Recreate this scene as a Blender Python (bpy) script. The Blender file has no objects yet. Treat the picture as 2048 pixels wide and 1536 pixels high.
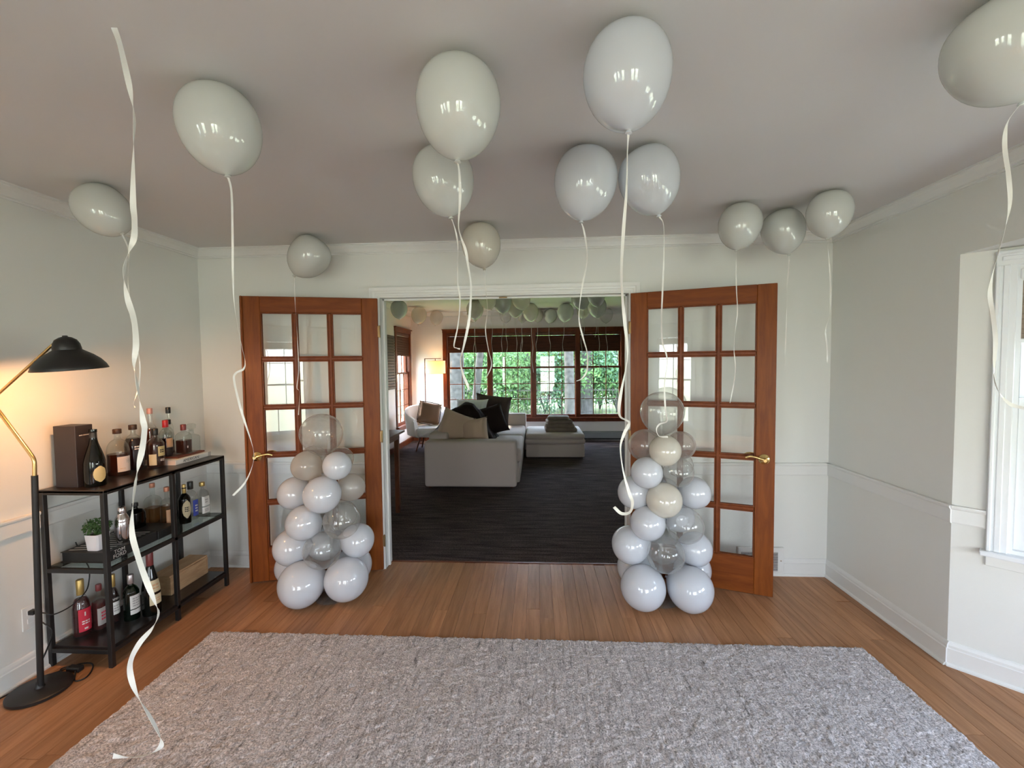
import bpy, bmesh, math, random
import numpy as np
from mathutils import Vector, Matrix

random.seed(7)
RNG = np.random.default_rng(7)
scene = bpy.context.scene
COL = scene.collection
PI = math.pi

# ------------------------------------------------------------------ camera
F_PX = 880.0                       # focal length in pixels of the 2048 x 1536 frame
CAM = Vector((0.0, 0.0, 1.5465))
FWD = Vector((-0.05765332, 0.99735023, -0.04436902))
UP = Vector((0.00846105, 0.04492949, 0.99895433))
RIGHT = Vector((0.99830081, 0.05721762, -0.01102897))
cd = bpy.data.cameras.new('camera')
cd.sensor_width = 36.0
cd.lens = F_PX / 2048.0 * 36.0
cd.clip_start = 0.02
cd.clip_end = 300
cam = bpy.data.objects.new('camera', cd)
COL.objects.link(cam)
cam.matrix_world = Matrix.Translation(CAM) @ Matrix((RIGHT, UP, -FWD)).transposed().to_4x4()
scene.camera = cam

# ------------------------------------------------------------------ key dimensions (metres)
XL, XR = -2.57, 2.07               # left and right wall of the near room
YB, YR = 3.2377, -4.2              # wall with the French doors, wall behind the camera
ZC = 2.44                          # ceiling
OL, OR_, OZ = -1.164, 0.660, 2.05  # door opening
YB2 = YB + 0.13
FX0, FX1, FY1, FZC = -2.57, 3.1, 8.9, 2.62   # living room beyond
BAY0, BAY1, BAYD, BAYZ = 2.30, -0.62, 0.80, 2.06   # bay window: start, end, depth, soffit
REAR_WIN = [(-2.40, -1.58), (0.10, 0.92), (1.08, 1.90)]     # windows in the wall behind the camera
REAR_Z = (0.12, 2.16)
LEFT_WIN = [(-3.55, -2.75), (-2.35, -1.55)]   # unseen windows added in the left wall for more daylight, behind the camera
LEFT_Z = (0.92, 2.12)
FAR_WIN = [(-1.85, -0.964), (-0.964, -0.078), (-0.078, 0.812), (0.812, 1.69)]
FAR_Z = (0.47, 2.20)
SIDE_WIN = (7.90, 8.74)
SIDE_Z = (0.42, 2.18)

# ------------------------------------------------------------------ world, sun, daylight portals, exposure
SKY_STRENGTH = 7.0
world = bpy.data.worlds.new('world')
scene.world = world
world.use_nodes = True
nt = world.node_tree
nt.nodes.clear()
wo = nt.nodes.new('ShaderNodeOutputWorld')
wb = nt.nodes.new('ShaderNodeBackground')
tc = nt.nodes.new('ShaderNodeTexCoord')
sep = nt.nodes.new('ShaderNodeSeparateXYZ')
nt.links.new(tc.outputs['Generated'], sep.inputs[0])
mr = nt.nodes.new('ShaderNodeMapRange')
mr.inputs['From Min'].default_value = -1.0
mr.inputs['From Max'].default_value = 1.0
nt.links.new(sep.outputs['Z'], mr.inputs['Value'])
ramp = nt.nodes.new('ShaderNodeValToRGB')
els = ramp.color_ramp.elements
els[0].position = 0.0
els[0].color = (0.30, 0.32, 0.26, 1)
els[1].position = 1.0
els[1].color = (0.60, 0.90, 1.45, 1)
for pos, c in ((0.38, (0.48, 0.54, 0.42, 1)), (0.494, (1.05, 1.13, 0.94, 1)), (0.508, (1.30, 1.37, 1.40, 1)), (0.70, (0.80, 1.04, 1.42, 1))):  # horizon stops brightened and ground below darkened to light the back wall
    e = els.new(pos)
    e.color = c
nt.links.new(mr.outputs['Result'], ramp.inputs['Fac'])
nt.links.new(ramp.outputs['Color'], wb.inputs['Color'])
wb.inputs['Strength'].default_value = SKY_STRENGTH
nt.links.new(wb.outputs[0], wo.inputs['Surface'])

sd = bpy.data.lights.new('sun', 'SUN')
sd.energy = 9.0
sd.angle = 0.01
sd.color = (1.0, 0.94, 0.82)
sun = bpy.data.objects.new('sun', sd)
COL.objects.link(sun)
sun.rotation_euler = Vector((0.84, -0.22, -0.50)).to_track_quat('-Z', 'Y').to_euler()


def portal(center, inward, w, h):
    ld = bpy.data.lights.new('daylight_portal', 'AREA')
    ld.shape = 'RECTANGLE'
    ld.size, ld.size_y = w, h
    ld.cycles.is_portal = True
    o = bpy.data.objects.new('daylight_portal', ld)
    COL.objects.link(o)
    z = -Vector(inward).normalized()
    y = Vector((0, 0, 1))
    x = y.cross(z)
    o.matrix_world = Matrix.Translation(Vector(center)) @ Matrix((x, y, z)).transposed().to_4x4()


for a, b in REAR_WIN:
    portal(((a + b) / 2, YR - 0.13, sum(REAR_Z) / 2), (0, 1, 0), b - a, REAR_Z[1] - REAR_Z[0])
for a, b in LEFT_WIN:
    portal((XL - 0.13, (a + b) / 2, sum(LEFT_Z) / 2), (1, 0, 0), b - a, LEFT_Z[1] - LEFT_Z[0])
BAY_Z = (0.63, 1.98)
BA = Vector((XR, BAY0)), Vector((XR + BAYD, BAY0 - BAYD)), Vector((XR + BAYD, BAY1 + BAYD)), Vector((XR, BAY1))
BAY_SEG = [(BA[0], BA[1]), (BA[1], BA[2]), (BA[2], BA[3])]
BAY_WIN = [(0.185, 0.945), (0.12, 1.20), (0.185, 0.945)]
for (p, q), (s0, s1) in zip(BAY_SEG, BAY_WIN):
    d = (q - p).normalized()
    n = Vector((d.y, -d.x))                 # pointing into the room
    if n.x > 0:
        n = -n
    m = p + d * (s0 + s1) / 2 - n * 0.12
    portal((m.x, m.y, sum(BAY_Z) / 2), (n.x, n.y, 0), s1 - s0, BAY_Z[1] - BAY_Z[0])
portal(((FAR_WIN[0][0] + FAR_WIN[3][1]) / 2, FY1 + 0.13, sum(FAR_Z) / 2), (0, -1, 0), FAR_WIN[3][1] - FAR_WIN[0][0], FAR_Z[1] - FAR_Z[0])
portal((FX0 - 0.13, sum(SIDE_WIN) / 2, sum(SIDE_Z) / 2), (1, 0, 0), SIDE_WIN[1] - SIDE_WIN[0], SIDE_Z[1] - SIDE_Z[0])

scene.view_settings.view_transform = 'Standard'
scene.view_settings.look = 'None'
scene.view_settings.gamma = 1.0
scene.view_settings.use_curve_mapping = False
scene.view_settings.exposure = 1.0
cy = scene.cycles
cy.max_bounces = 6
cy.diffuse_bounces = 3
cy.glossy_bounces = 3
cy.transmission_bounces = 3
cy.transparent_max_bounces = 12
cy.caustics_reflective = False
cy.caustics_refractive = False
cy.sample_clamp_indirect = 8.0
cy.use_adaptive_sampling = True
cy.adaptive_threshold = 0.13


# ------------------------------------------------------------------ photo geometry -> points in the room
def ray(u, v):
    return FWD + RIGHT * ((u - 1024) / F_PX) - UP * ((v - 768) / F_PX)


def onY(u, v, y):
    d = ray(u, v)
    return CAM + d * (y / d.y)


def onX(u, v, x):
    d = ray(u, v)
    return CAM + d * (x / d.x)


def onZ(u, v, z=0.0):
    d = ray(u, v)
    return CAM + d * ((z - CAM.z) / d.z)


# ------------------------------------------------------------------ mesh building
WM = {}


def wm(o):
    return WM.get(o.name, Matrix.Identity(4)) if o else Matrix.Identity(4)


class MB:
    def __init__(self):
        self.v, self.f = [], []

    def add(self, verts, faces):
        n = len(self.v)
        self.v += [Vector(p) for p in verts]
        self.f += [tuple(i + n for i in fc) for fc in faces]
        return self

    def bm(self, b):
        b.verts.ensure_lookup_table()
        b.verts.index_update()
        self.add([v.co.copy() for v in b.verts], [[v.index for v in f.verts] for f in b.faces])
        b.free()
        return self

    def box(self, lo, hi):
        x0, y0, z0 = lo
        x1, y1, z1 = hi
        return self.add([(x0, y0, z0), (x1, y0, z0), (x1, y1, z0), (x0, y1, z0), (x0, y0, z1), (x1, y0, z1), (x1, y1, z1), (x0, y1, z1)],
                        [(0, 3, 2, 1), (4, 5, 6, 7), (0, 1, 5, 4), (1, 2, 6, 5), (2, 3, 7, 6), (3, 0, 4, 7)])

    def cbox(self, lo, hi, r, seg=1):
        b = bmesh.new()
        bmesh.ops.create_cube(b, size=1.0)
        for v in b.verts:
            v.co = Vector([lo[i] + (v.co[i] + 0.5) * (hi[i] - lo[i]) for i in range(3)])
        bmesh.ops.bevel(b, geom=list(b.edges), offset=r, segments=seg, profile=0.5, affect='EDGES')
        return self.bm(b)

    def lathe(self, prof, seg=24, M=None, sq=None):
        """prof: (radius, height) from bottom to top; sq = exponent of a squarish section"""
        vs, fs = [], []
        for r, z in prof:
            for k in range(seg):
                a = 2 * PI * k / seg
                c, s = math.cos(a), math.sin(a)
                if sq and r > 0.02:
                    q = (abs(c) ** sq + abs(s) ** sq) ** (-1.0 / sq)
                    c, s = c * q, s * q
                vs.append(Vector((r * c, r * s, z)))
        n = len(prof)
        for i in range(n - 1):
            for k in range(seg):
                k2 = (k + 1) % seg
                fs.append((i * seg + k, i * seg + k2, (i + 1) * seg + k2, (i + 1) * seg + k))
        fs.append(tuple(reversed(range(seg))))
        fs.append(tuple(range((n - 1) * seg, n * seg)))
        if M is not None:
            vs = [M @ p for p in vs]
        return self.add(vs, fs)

    def tube(self, path, rad, seg=8):
        path = [Vector(p) for p in path]
        rads = rad if isinstance(rad, (list, tuple)) else [rad] * len(path)
        vs, fs = [], []
        t0 = (path[1] - path[0]).normalized()
        ref = Vector((0, 0, 1)) if abs(t0.z) < 0.9 else Vector((1, 0, 0))
        nrm = t0.cross(ref).normalized()
        for i, p in enumerate(path):
            a = path[max(i - 1, 0)]
            b = path[min(i + 1, len(path) - 1)]
            t = (b - a).normalized()
            nrm = (nrm - t * nrm.dot(t)).normalized()
            bn = t.cross(nrm)
            for k in range(seg):
                an = 2 * PI * k / seg
                vs.append(p + (nrm * math.cos(an) + bn * math.sin(an)) * rads[i])
        for i in range(len(path) - 1):
            for k in range(seg):
                k2 = (k + 1) % seg
                fs.append((i * seg + k, i * seg + k2, (i + 1) * seg + k2, (i + 1) * seg + k))
        fs.append(tuple(reversed(range(seg))))
        fs.append(tuple(range((len(path) - 1) * seg, len(path) * seg)))
        return self.add(vs, fs)

    def run(self, A, B, n, prof):
        """straight moulding from A to B (xy), profile (distance from wall, z), n = unit normal into the room"""
        vs = []
        for P in (A, B):
            for d, z in prof:
                vs.append((P[0] + n[0] * d, P[1] + n[1] * d, z))
        k = len(prof)
        fs = [(i, (i + 1) % k, k + (i + 1) % k, k + i) for i in range(k)]
        fs += [tuple(reversed(range(k))), tuple(range(k, 2 * k))]
        self.add(vs, fs)
        return self

    def xf(self, M):
        self.v = [M @ p for p in self.v]
        return self

    def mesh(self, name, mat, smooth=None):
        me = bpy.data.meshes.new(name)
        me.from_pydata([tuple(p) for p in self.v], [], self.f)
        me.update()
        b = bmesh.new()
        b.from_mesh(me)
        bmesh.ops.recalc_face_normals(b, faces=b.faces)
        b.to_mesh(me)
        b.free()
        if smooth:
            me.shade_smooth()
            me.set_sharp_from_angle(angle=math.radians(smooth))
        if mat:
            me.materials.append(mat)
        return me

    def build(self, name, mat, parent=None, smooth=None, local=False):
        if parent and not local:
            self.xf(wm(parent).inverted())
        me = self.mesh(name, mat, smooth)
        return place(name, me, parent)


def place(name, me, parent=None, loc=None):
    o = bpy.data.objects.new(name, me)
    COL.objects.link(o)
    if parent:
        o.parent = parent
    if loc is not None:
        o.location = loc
    WM[o.name] = wm(parent) @ (Matrix.Translation(loc) if loc is not None else Matrix.Identity(4))
    return o


def tag(o, label, cat, group=None, kind=None):
    o['label'] = label
    o['category'] = cat
    if group:
        o['group'] = group
    if kind:
        o['kind'] = kind
    return o


def thing(name, label, cat, loc=(0, 0, 0), M=None, group=None, kind=None):
    o = bpy.data.objects.new(name, None)
    o.empty_display_size = 0.05
    COL.objects.link(o)
    if M is None:
        M = Matrix.Translation(Vector(loc))
    o.matrix_world = M
    WM[o.name] = M.copy()
    return tag(o, label, cat, group, kind)


def smooth_path(pts, n=8):
    """Catmull-Rom through the points"""
    pts = [Vector(p) for p in pts]
    P = [pts[0] * 2 - pts[1]] + pts + [pts[-1] * 2 - pts[-2]]
    out = []
    for i in range(1, len(P) - 2):
        for k in range(n):
            t = k / n
            a, b, c, d = P[i - 1], P[i], P[i + 1], P[i + 2]
            out.append(0.5 * ((2 * b) + (c - a) * t + (2 * a - 5 * b + 4 * c - d) * t * t + (3 * b - a - 3 * c + d) * t ** 3))
    out.append(pts[-1])
    return out


def text_geo(body, size):
    cu = bpy.data.curves.new('lettering', 'FONT')
    cu.body = body
    cu.size = size
    cu.align_x = 'CENTER'
    cu.align_y = 'CENTER'
    cu.space_line = 0.82
    cu.resolution_u = 2
    ob = bpy.data.objects.new('lettering', cu)
    me = bpy.data.meshes.new_from_object(ob)
    vs = [v.co.copy() for v in me.vertices]
    fs = [tuple(p.vertices) for p in me.polygons]
    bpy.data.objects.remove(ob)
    bpy.data.curves.remove(cu)
    bpy.data.meshes.remove(me)
    return vs, fs


# ------------------------------------------------------------------ materials
def new_mat(name):
    m = bpy.data.materials.new(name)
    m.use_nodes = True
    t = m.node_tree
    return m, t, t.nodes, t.links, t.nodes['Principled BSDF']


def pmat(name, col, rough=0.5, metal=0.0, spec=0.5, bump=None, var=None, emit=None):
    """plain paint/plastic/metal; bump=(scale, strength); var=(scale, amount) gives mild mottling"""
    m, t, N, L, p = new_mat(name)
    p.inputs['Base Color'].default_value = (*col, 1)
    p.inputs['Roughness'].default_value = rough
    p.inputs['Metallic'].default_value = metal
    p.inputs['Specular IOR Level'].default_value = spec
    if emit:
        p.inputs['Emission Color'].default_value = (*emit[0], 1)
        p.inputs['Emission Strength'].default_value = emit[1]
    if bump or var:
        tcn = N.new('ShaderNodeTexCoord')
    if var:
        nz = N.new('ShaderNodeTexNoise')
        nz.inputs['Scale'].default_value = var[0]
        nz.inputs['Detail'].default_value = 4
        L.new(tcn.outputs['Object'], nz.inputs['Vector'])
        mx = N.new('ShaderNodeMix')
        mx.data_type = 'RGBA'
        mx.inputs['A'].default_value = (*[c * (1 - var[1]) for c in col], 1)
        mx.inputs['B'].default_value = (*[min(1, c * (1 + var[1])) for c in col], 1)
        L.new(nz.outputs['Fac'], mx.inputs['Factor'])
        L.new(mx.outputs['Result'], p.inputs['Base Color'])
    if bump:
        nb = N.new('ShaderNodeTexNoise')
        nb.inputs['Scale'].default_value = bump[0]
        nb.inputs['Detail'].default_value = 3
        L.new(tcn.outputs['Object'], nb.inputs['Vector'])
        bn = N.new('ShaderNodeBump')
        bn.inputs['Strength'].default_value = bump[1]
        bn.inputs['Distance'].default_value = 0.01
        L.new(nb.outputs['Fac'], bn.inputs['Height'])
        L.new(bn.outputs['Normal'], p.inputs['Normal'])
    return m


def wood(name, dark, light, stretch, rough=0.35, scale=9.0, rnd=False, rnd_amt=0.25, coat=0.0):
    m, t, N, L, p = new_mat(name)
    tcn = N.new('ShaderNodeTexCoord')
    mp = N.new('ShaderNodeMapping')
    mp.inputs['Scale'].default_value = stretch
    vec = tcn.outputs['Object']
    oi = N.new('ShaderNodeObjectInfo')
    if rnd:
        va = N.new('ShaderNodeVectorMath')
        va.operation = 'MULTIPLY_ADD'
        cmb = N.new('ShaderNodeCombineXYZ')
        for k in ('X', 'Y', 'Z'):
            L.new(oi.outputs['Random'], cmb.inputs[k])
        L.new(cmb.outputs[0], va.inputs[0])
        va.inputs[1].default_value = (37.0, 53.0, 71.0)
        L.new(vec, va.inputs[2])
        vec = va.outputs[0]
    L.new(vec, mp.inputs['Vector'])
    nz = N.new('ShaderNodeTexNoise')
    nz.inputs['Scale'].default_value = scale
    nz.inputs['Detail'].default_value = 8
    nz.inputs['Roughness'].default_value = 0.65
    nz.inputs['Distortion'].default_value = 0.6
    L.new(mp.outputs[0], nz.inputs['Vector'])
    cr = N.new('ShaderNodeValToRGB')
    cr.color_ramp.elements[0].position = 0.30
    cr.color_ramp.elements[0].color = (*dark, 1)
    cr.color_ramp.elements[1].position = 0.68
    cr.color_ramp.elements[1].color = (*light, 1)
    L.new(nz.outputs['Fac'], cr.inputs['Fac'])
    out = cr.outputs['Color']
    if rnd:
        hs = N.new('ShaderNodeHueSaturation')
        ma = N.new('ShaderNodeMapRange')
        ma.inputs['To Min'].default_value = 1 - rnd_amt
        ma.inputs['To Max'].default_value = 1 + rnd_amt
        L.new(oi.outputs['Random'], ma.inputs['Value'])
        L.new(ma.outputs['Result'], hs.inputs['Value'])
        L.new(out, hs.inputs['Color'])
        out = hs.outputs['Color']
    L.new(out, p.inputs['Base Color'])
    p.inputs['Roughness'].default_value = rough
    p.inputs['Coat Weight'].default_value = coat
    p.inputs['Specular IOR Level'].default_value = 0.2
    p.inputs['Coat Roughness'].default_value = 0.15
    bn = N.new('ShaderNodeBump')
    bn.inputs['Strength'].default_value = 0.12
    bn.inputs['Distance'].default_value = 0.003
    L.new(nz.outputs['Fac'], bn.inputs['Height'])
    L.new(bn.outputs['Normal'], p.inputs['Normal'])
    return m


def glass(name, tint=(1, 1, 1), f0=0.045, milk=0.0, milk_col=(0.9, 0.9, 0.9), rough=0.0, edge=0.0):
    """thin clear sheet: see-through with mirror reflection rising towards grazing angles"""
    m = bpy.data.materials.new(name)
    m.use_nodes = True
    t = m.node_tree
    N, L = t.nodes, t.links
    N.clear()
    out = N.new('ShaderNodeOutputMaterial')
    tr = N.new('ShaderNodeBsdfTransparent')
    tr.inputs['Color'].default_value = (*tint, 1)
    gl = N.new('ShaderNodeBsdfGlossy')
    gl.inputs['Roughness'].default_value = rough
    lw = N.new('ShaderNodeLayerWeight')
    lw.inputs['Blend'].default_value = 0.5
    pw = N.new('ShaderNodeMath')
    pw.operation = 'POWER'
    pw.inputs[1].default_value = 5.0
    L.new(lw.outputs['Facing'], pw.inputs[0])
    ma = N.new('ShaderNodeMath')
    ma.operation = 'MULTIPLY_ADD'
    ma.inputs[1].default_value = 1 - f0
    ma.inputs[2].default_value = f0
    L.new(pw.outputs[0], ma.inputs[0])
    mx = N.new('ShaderNodeMixShader')
    L.new(ma.outputs[0], mx.inputs['Fac'])
    base = tr.outputs[0]
    if milk > 0 or edge > 0:
        df = N.new('ShaderNodeBsdfDiffuse')
        df.inputs['Color'].default_value = (*milk_col, 1)
        tl = N.new('ShaderNodeBsdfTranslucent')
        tl.inputs['Color'].default_value = (*milk_col, 1)
        m0 = N.new('ShaderNodeMixShader')
        m0.inputs['Fac'].default_value = 0.5
        L.new(df.outputs[0], m0.inputs[1])
        L.new(tl.outputs[0], m0.inputs[2])
        m1 = N.new('ShaderNodeMixShader')
        e3 = N.new('ShaderNodeMath')
        e3.operation = 'POWER'
        e3.inputs[1].default_value = 3.0
        L.new(lw.outputs['Facing'], e3.inputs[0])
        e4 = N.new('ShaderNodeMath')
        e4.operation = 'MULTIPLY_ADD'
        e4.inputs[1].default_value = edge
        e4.inputs[2].default_value = milk
        L.new(e3.outputs[0], e4.inputs[0])
        L.new(e4.outputs[0], m1.inputs['Fac'])
        L.new(tr.outputs[0], m1.inputs[1])
        L.new(m0.outputs[0], m1.inputs[2])
        base = m1.outputs[0]
    L.new(base, mx.inputs[1])
    L.new(gl.outputs[0], mx.inputs[2])
    L.new(mx.outputs[0], out.inputs['Surface'])
    return m


def latex(name, col, trans=0.22):
    m, t, N, L, p = new_mat(name)
    p.inputs['Base Color'].default_value = (*col, 1)
    p.inputs['Roughness'].default_value = 0.05
    p.inputs['Specular IOR Level'].default_value = 1.0
    tl = N.new('ShaderNodeBsdfTranslucent')
    tl.inputs['Color'].default_value = (*col, 1)
    mx = N.new('ShaderNodeMixShader')
    mx.inputs['Fac'].default_value = trans
    L.new(p.outputs[0], mx.inputs[1])
    L.new(tl.outputs[0], mx.inputs[2])
    L.new(mx.outputs[0], N['Material Output'].inputs['Surface'])
    return m


def rug_mat():
    m, t, N, L, p = new_mat('rug_wool')
    tcn = N.new('ShaderNodeTexCoord')
    # coarse streaks running along the length
    mp = N.new('ShaderNodeMapping')
    mp.inputs['Scale'].default_value = (52, 7.5, 1)
    L.new(tcn.outputs['Object'], mp.inputs['Vector'])
    n1 = N.new('ShaderNodeTexNoise')
    n1.inputs['Scale'].default_value = 1.0
    n1.inputs['Detail'].default_value = 5
    n1.inputs['Roughness'].default_value = 0.7
    L.new(mp.outputs[0], n1.inputs['Vector'])
    c1 = N.new('ShaderNodeValToRGB')
    e = c1.color_ramp.elements
    e[0].position, e[0].color = 0.29, (0.10, 0.108, 0.115, 1)
    e[1].position, e[1].color = 0.66, (0.80, 0.73, 0.73, 1)
    x = e.new(0.36)
    x.color = (0.45, 0.41, 0.41, 1)
    x = e.new(0.48)
    x.color = (0.66, 0.60, 0.60, 1)
    L.new(n1.outputs['Fac'], c1.inputs['Fac'])
    # yarn fleck
    n2 = N.new('ShaderNodeTexNoise')
    n2.inputs['Scale'].default_value = 150
    n2.inputs['Detail'].default_value = 2
    L.new(tcn.outputs['Object'], n2.inputs['Vector'])
    mr2 = N.new('ShaderNodeMapRange')
    mr2.inputs['From Min'].default_value = 0.30
    mr2.inputs['From Max'].default_value = 0.70
    mr2.inputs['To Min'].default_value = 0.45
    mr2.inputs['To Max'].default_value = 1.45
    L.new(n2.outputs['Fac'], mr2.inputs['Value'])
    mx = N.new('ShaderNodeMix')
    mx.data_type = 'RGBA'
    mx.blend_type = 'MULTIPLY'
    mx.inputs['Factor'].default_value = 1.0
    L.new(c1.outputs['Color'], mx.inputs['A'])
    L.new(mr2.outputs['Result'], mx.inputs['B'])
    L.new(mx.outputs['Result'], p.inputs['Base Color'])
    p.inputs['Roughness'].default_value = 0.95
    p.inputs['Specular IOR Level'].default_value = 0.1
    p.inputs['Sheen Weight'].default_value = 0.15
    bn = N.new('ShaderNodeBump')
    bn.inputs['Strength'].default_value = 0.6
    bn.inputs['Distance'].default_value = 0.006
    L.new(n2.outputs['Fac'], bn.inputs['Height'])
    L.new(bn.outputs['Normal'], p.inputs['Normal'])
    return m


def carpet_mat():
    m, t, N, L, p = new_mat('dark_carpet')
    tcn = N.new('ShaderNodeTexCoord')
    n1 = N.new('ShaderNodeTexNoise')
    n1.inputs['Scale'].default_value = 90
    n1.inputs['Detail'].default_value = 4
    L.new(tcn.outputs['Object'], n1.inputs['Vector'])
    mp = N.new('ShaderNodeMapping')
    mp.inputs['Scale'].default_value = (1.6, 14, 1)
    L.new(tcn.outputs['Object'], mp.inputs['Vector'])
    n2 = N.new('ShaderNodeTexNoise')
    n2.inputs['Scale'].default_value = 2.0
    n2.inputs['Detail'].default_value = 4
    L.new(mp.outputs[0], n2.inputs['Vector'])
    ad = N.new('ShaderNodeMath')
    ad.operation = 'MULTIPLY'
    L.new(n1.outputs['Fac'], ad.inputs[0])
    L.new(n2.outputs['Fac'], ad.inputs[1])
    c1 = N.new('ShaderNodeValToRGB')
    e = c1.color_ramp.elements
    e[0].position, e[0].color = 0.12, (0.034, 0.025, 0.024, 1)
    e[1].position, e[1].color = 0.42, (0.145, 0.110, 0.106, 1)
    L.new(ad.outputs[0], c1.inputs['Fac'])
    L.new(c1.outputs['Color'], p.inputs['Base Color'])
    p.inputs['Roughness'].default_value = 1.0
    p.inputs['Specular IOR Level'].default_value = 0.05
    bn = N.new('ShaderNodeBump')
    bn.inputs['Strength'].default_value = 0.7
    bn.inputs['Distance'].default_value = 0.01
    L.new(n1.outputs['Fac'], bn.inputs['Height'])
    L.new(bn.outputs['Normal'], p.inputs['Normal'])
    return m


def leaf_mat(name, c0, c1, trans=0.45):
    m, t, N, L, p = new_mat(name)
    tcn = N.new('ShaderNodeTexCoord')
    nz = N.new('ShaderNodeTexNoise')
    nz.inputs['Scale'].default_value = 2.2
    nz.inputs['Detail'].default_value = 6
    nz.inputs['Roughness'].default_value = 0.7
    L.new(tcn.outputs['Object'], nz.inputs['Vector'])
    cr = N.new('ShaderNodeValToRGB')
    cr.color_ramp.elements[0].position = 0.35
    cr.color_ramp.elements[0].color = (*c0, 1)
    cr.color_ramp.elements[1].position = 0.65
    cr.color_ramp.elements[1].color = (*c1, 1)
    L.new(nz.outputs['Fac'], cr.inputs['Fac'])
    L.new(cr.outputs['Color'], p.inputs['Base Color'])
    p.inputs['Roughness'].default_value = 0.6
    tl = N.new('ShaderNodeBsdfTranslucent')
    L.new(cr.outputs['Color'], tl.inputs['Color'])
    mx = N.new('ShaderNodeMixShader')
    mx.inputs['Fac'].default_value = trans
    L.new(p.outputs[0], mx.inputs[1])
    L.new(tl.outputs[0], mx.inputs[2])
    L.new(mx.outputs[0], N['Material Output'].inputs['Surface'])
    return m


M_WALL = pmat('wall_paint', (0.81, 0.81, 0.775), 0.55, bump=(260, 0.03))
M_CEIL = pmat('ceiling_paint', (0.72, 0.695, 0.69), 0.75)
M_TRIM = pmat('trim_paint', (0.82, 0.82, 0.80), 0.35)
M_WTRIM = pmat('white_window_paint', (0.84, 0.86, 0.88), 0.3)
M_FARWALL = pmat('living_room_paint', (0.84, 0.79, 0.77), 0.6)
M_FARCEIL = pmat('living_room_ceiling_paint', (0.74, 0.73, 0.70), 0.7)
M_PLANK = wood('oak_plank', (0.33, 0.150, 0.065), (0.53, 0.268, 0.135), (16, 1.1, 6), rough=0.33, scale=2.2, rnd=True, rnd_amt=0.16)
M_GROOVE = pmat('floor_groove', (0.24, 0.11, 0.05), 0.6)
M_DOORV = wood('cherry_door_upright', (0.155, 0.034, 0.005), (0.26, 0.070, 0.010), (7, 7, 0.7), rough=0.42, scale=4.0, coat=0.05)
M_DOORH = wood('cherry_door_cross', (0.145, 0.030, 0.005), (0.24, 0.061, 0.009), (0.7, 7, 7), rough=0.42, scale=4.0, coat=0.05)
M_MUNTIN = wood('cherry_glazing_bar', (0.13, 0.028, 0.007), (0.21, 0.052, 0.011), (3, 3, 3), rough=0.42, scale=4.0, coat=0.05)
M_CHERRY = wood('cherry_window_wood', (0.085, 0.018, 0.007), (0.17, 0.042, 0.014), (4, 4, 1.2), rough=0.35, scale=4.0)
M_DARKWOOD = wood('dark_furniture_wood', (0.06, 0.02, 0.01), (0.13, 0.045, 0.02), (4, 4, 1), rough=0.35, scale=4.0)
M_PANE = glass('window_glass', (0.97, 0.985, 0.975), 0.085)
M_BRASS = pmat('polished_brass', (0.83, 0.62, 0.26), 0.16, 1.0)
M_OLDBRASS = pmat('satin_brass', (0.72, 0.50, 0.22), 0.28, 1.0)
M_HINGE = pmat('aged_hinge_metal', (0.30, 0.20, 0.10), 0.4, 1.0)
M_BLACK = pmat('black_powder_coat', (0.012, 0.011, 0.011), 0.42)
M_BLACKBROWN = pmat('black_brown_shelf', (0.016, 0.010, 0.009), 0.28, bump=(40, 0.05))
M_CABLE = pmat('black_cable', (0.01, 0.01, 0.01), 0.5)
M_SHELFGLASS = glass('shelf_glass', (0.80, 0.87, 0.85), 0.06)
M_RIBBON = pmat('white_ribbon', (0.86, 0.85, 0.81), 0.4)
M_LATEX = latex('white_latex', (0.76, 0.77, 0.735))
M_LATEXW = latex('bright_white_latex', (0.77, 0.795, 0.85))
M_LATEXC = latex('cream_latex', (0.80, 0.755, 0.66))
M_PEARL = glass('pearl_balloon', (0.96, 0.93, 0.89), 0.06, milk=0.50, milk_col=(0.88, 0.85, 0.80), edge=0.4)
M_BLUSH = glass('blush_clear_balloon', (0.93, 0.87, 0.84), 0.06, milk=0.24, milk_col=(0.84, 0.79, 0.77), edge=0.45)
M_CLEAR = glass('clear_balloon', (0.96, 0.965, 0.96), 0.07, milk=0.15, milk_col=(0.85, 0.85, 0.83), edge=0.35)
M_RUG = rug_mat()
M_CARPET = carpet_mat()
M_SOFA = pmat('light_grey_upholstery', (0.47, 0.395, 0.355), 0.9, bump=(240, 0.15))
M_BEIGE = pmat('beige_cushion_fabric', (0.46, 0.33, 0.24), 0.9, bump=(180, 0.2))
M_TAUPE = pmat('taupe_throw_fabric', (0.17, 0.13, 0.10), 0.95, bump=(120, 0.3), var=(14, 0.25))
M_BROWN = pmat('dark_brown_velvet', (0.014, 0.007, 0.006), 0.85, spec=0.2, bump=(90, 0.2))
M_CHAIRF = pmat('white_chair_fabric', (0.78, 0.74, 0.70), 0.85, bump=(200, 0.15))
M_TAN = pmat('tan_cushion', (0.20, 0.115, 0.07), 0.9, bump=(150, 0.2))
M_WHITEF = pmat('white_cushion', (0.80, 0.82, 0.83), 0.9)
M_PLASTIC = pmat('white_plastic', (0.80, 0.80, 0.78), 0.35)
M_DARKSLOT = pmat('dark_slot', (0.02, 0.02, 0.02), 0.7)
M_STEEL = pmat('steel', (0.62, 0.58, 0.58), 0.14, 1.0)
M_POT = pmat('white_ceramic', (0.80, 0.79, 0.83), 0.35)
M_SOIL = pmat('soil', (0.03, 0.02, 0.015), 0.95)
M_HERB = leaf_mat('herb_leaf', (0.035, 0.10, 0.025), (0.12, 0.24, 0.07), 0.3)
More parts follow.
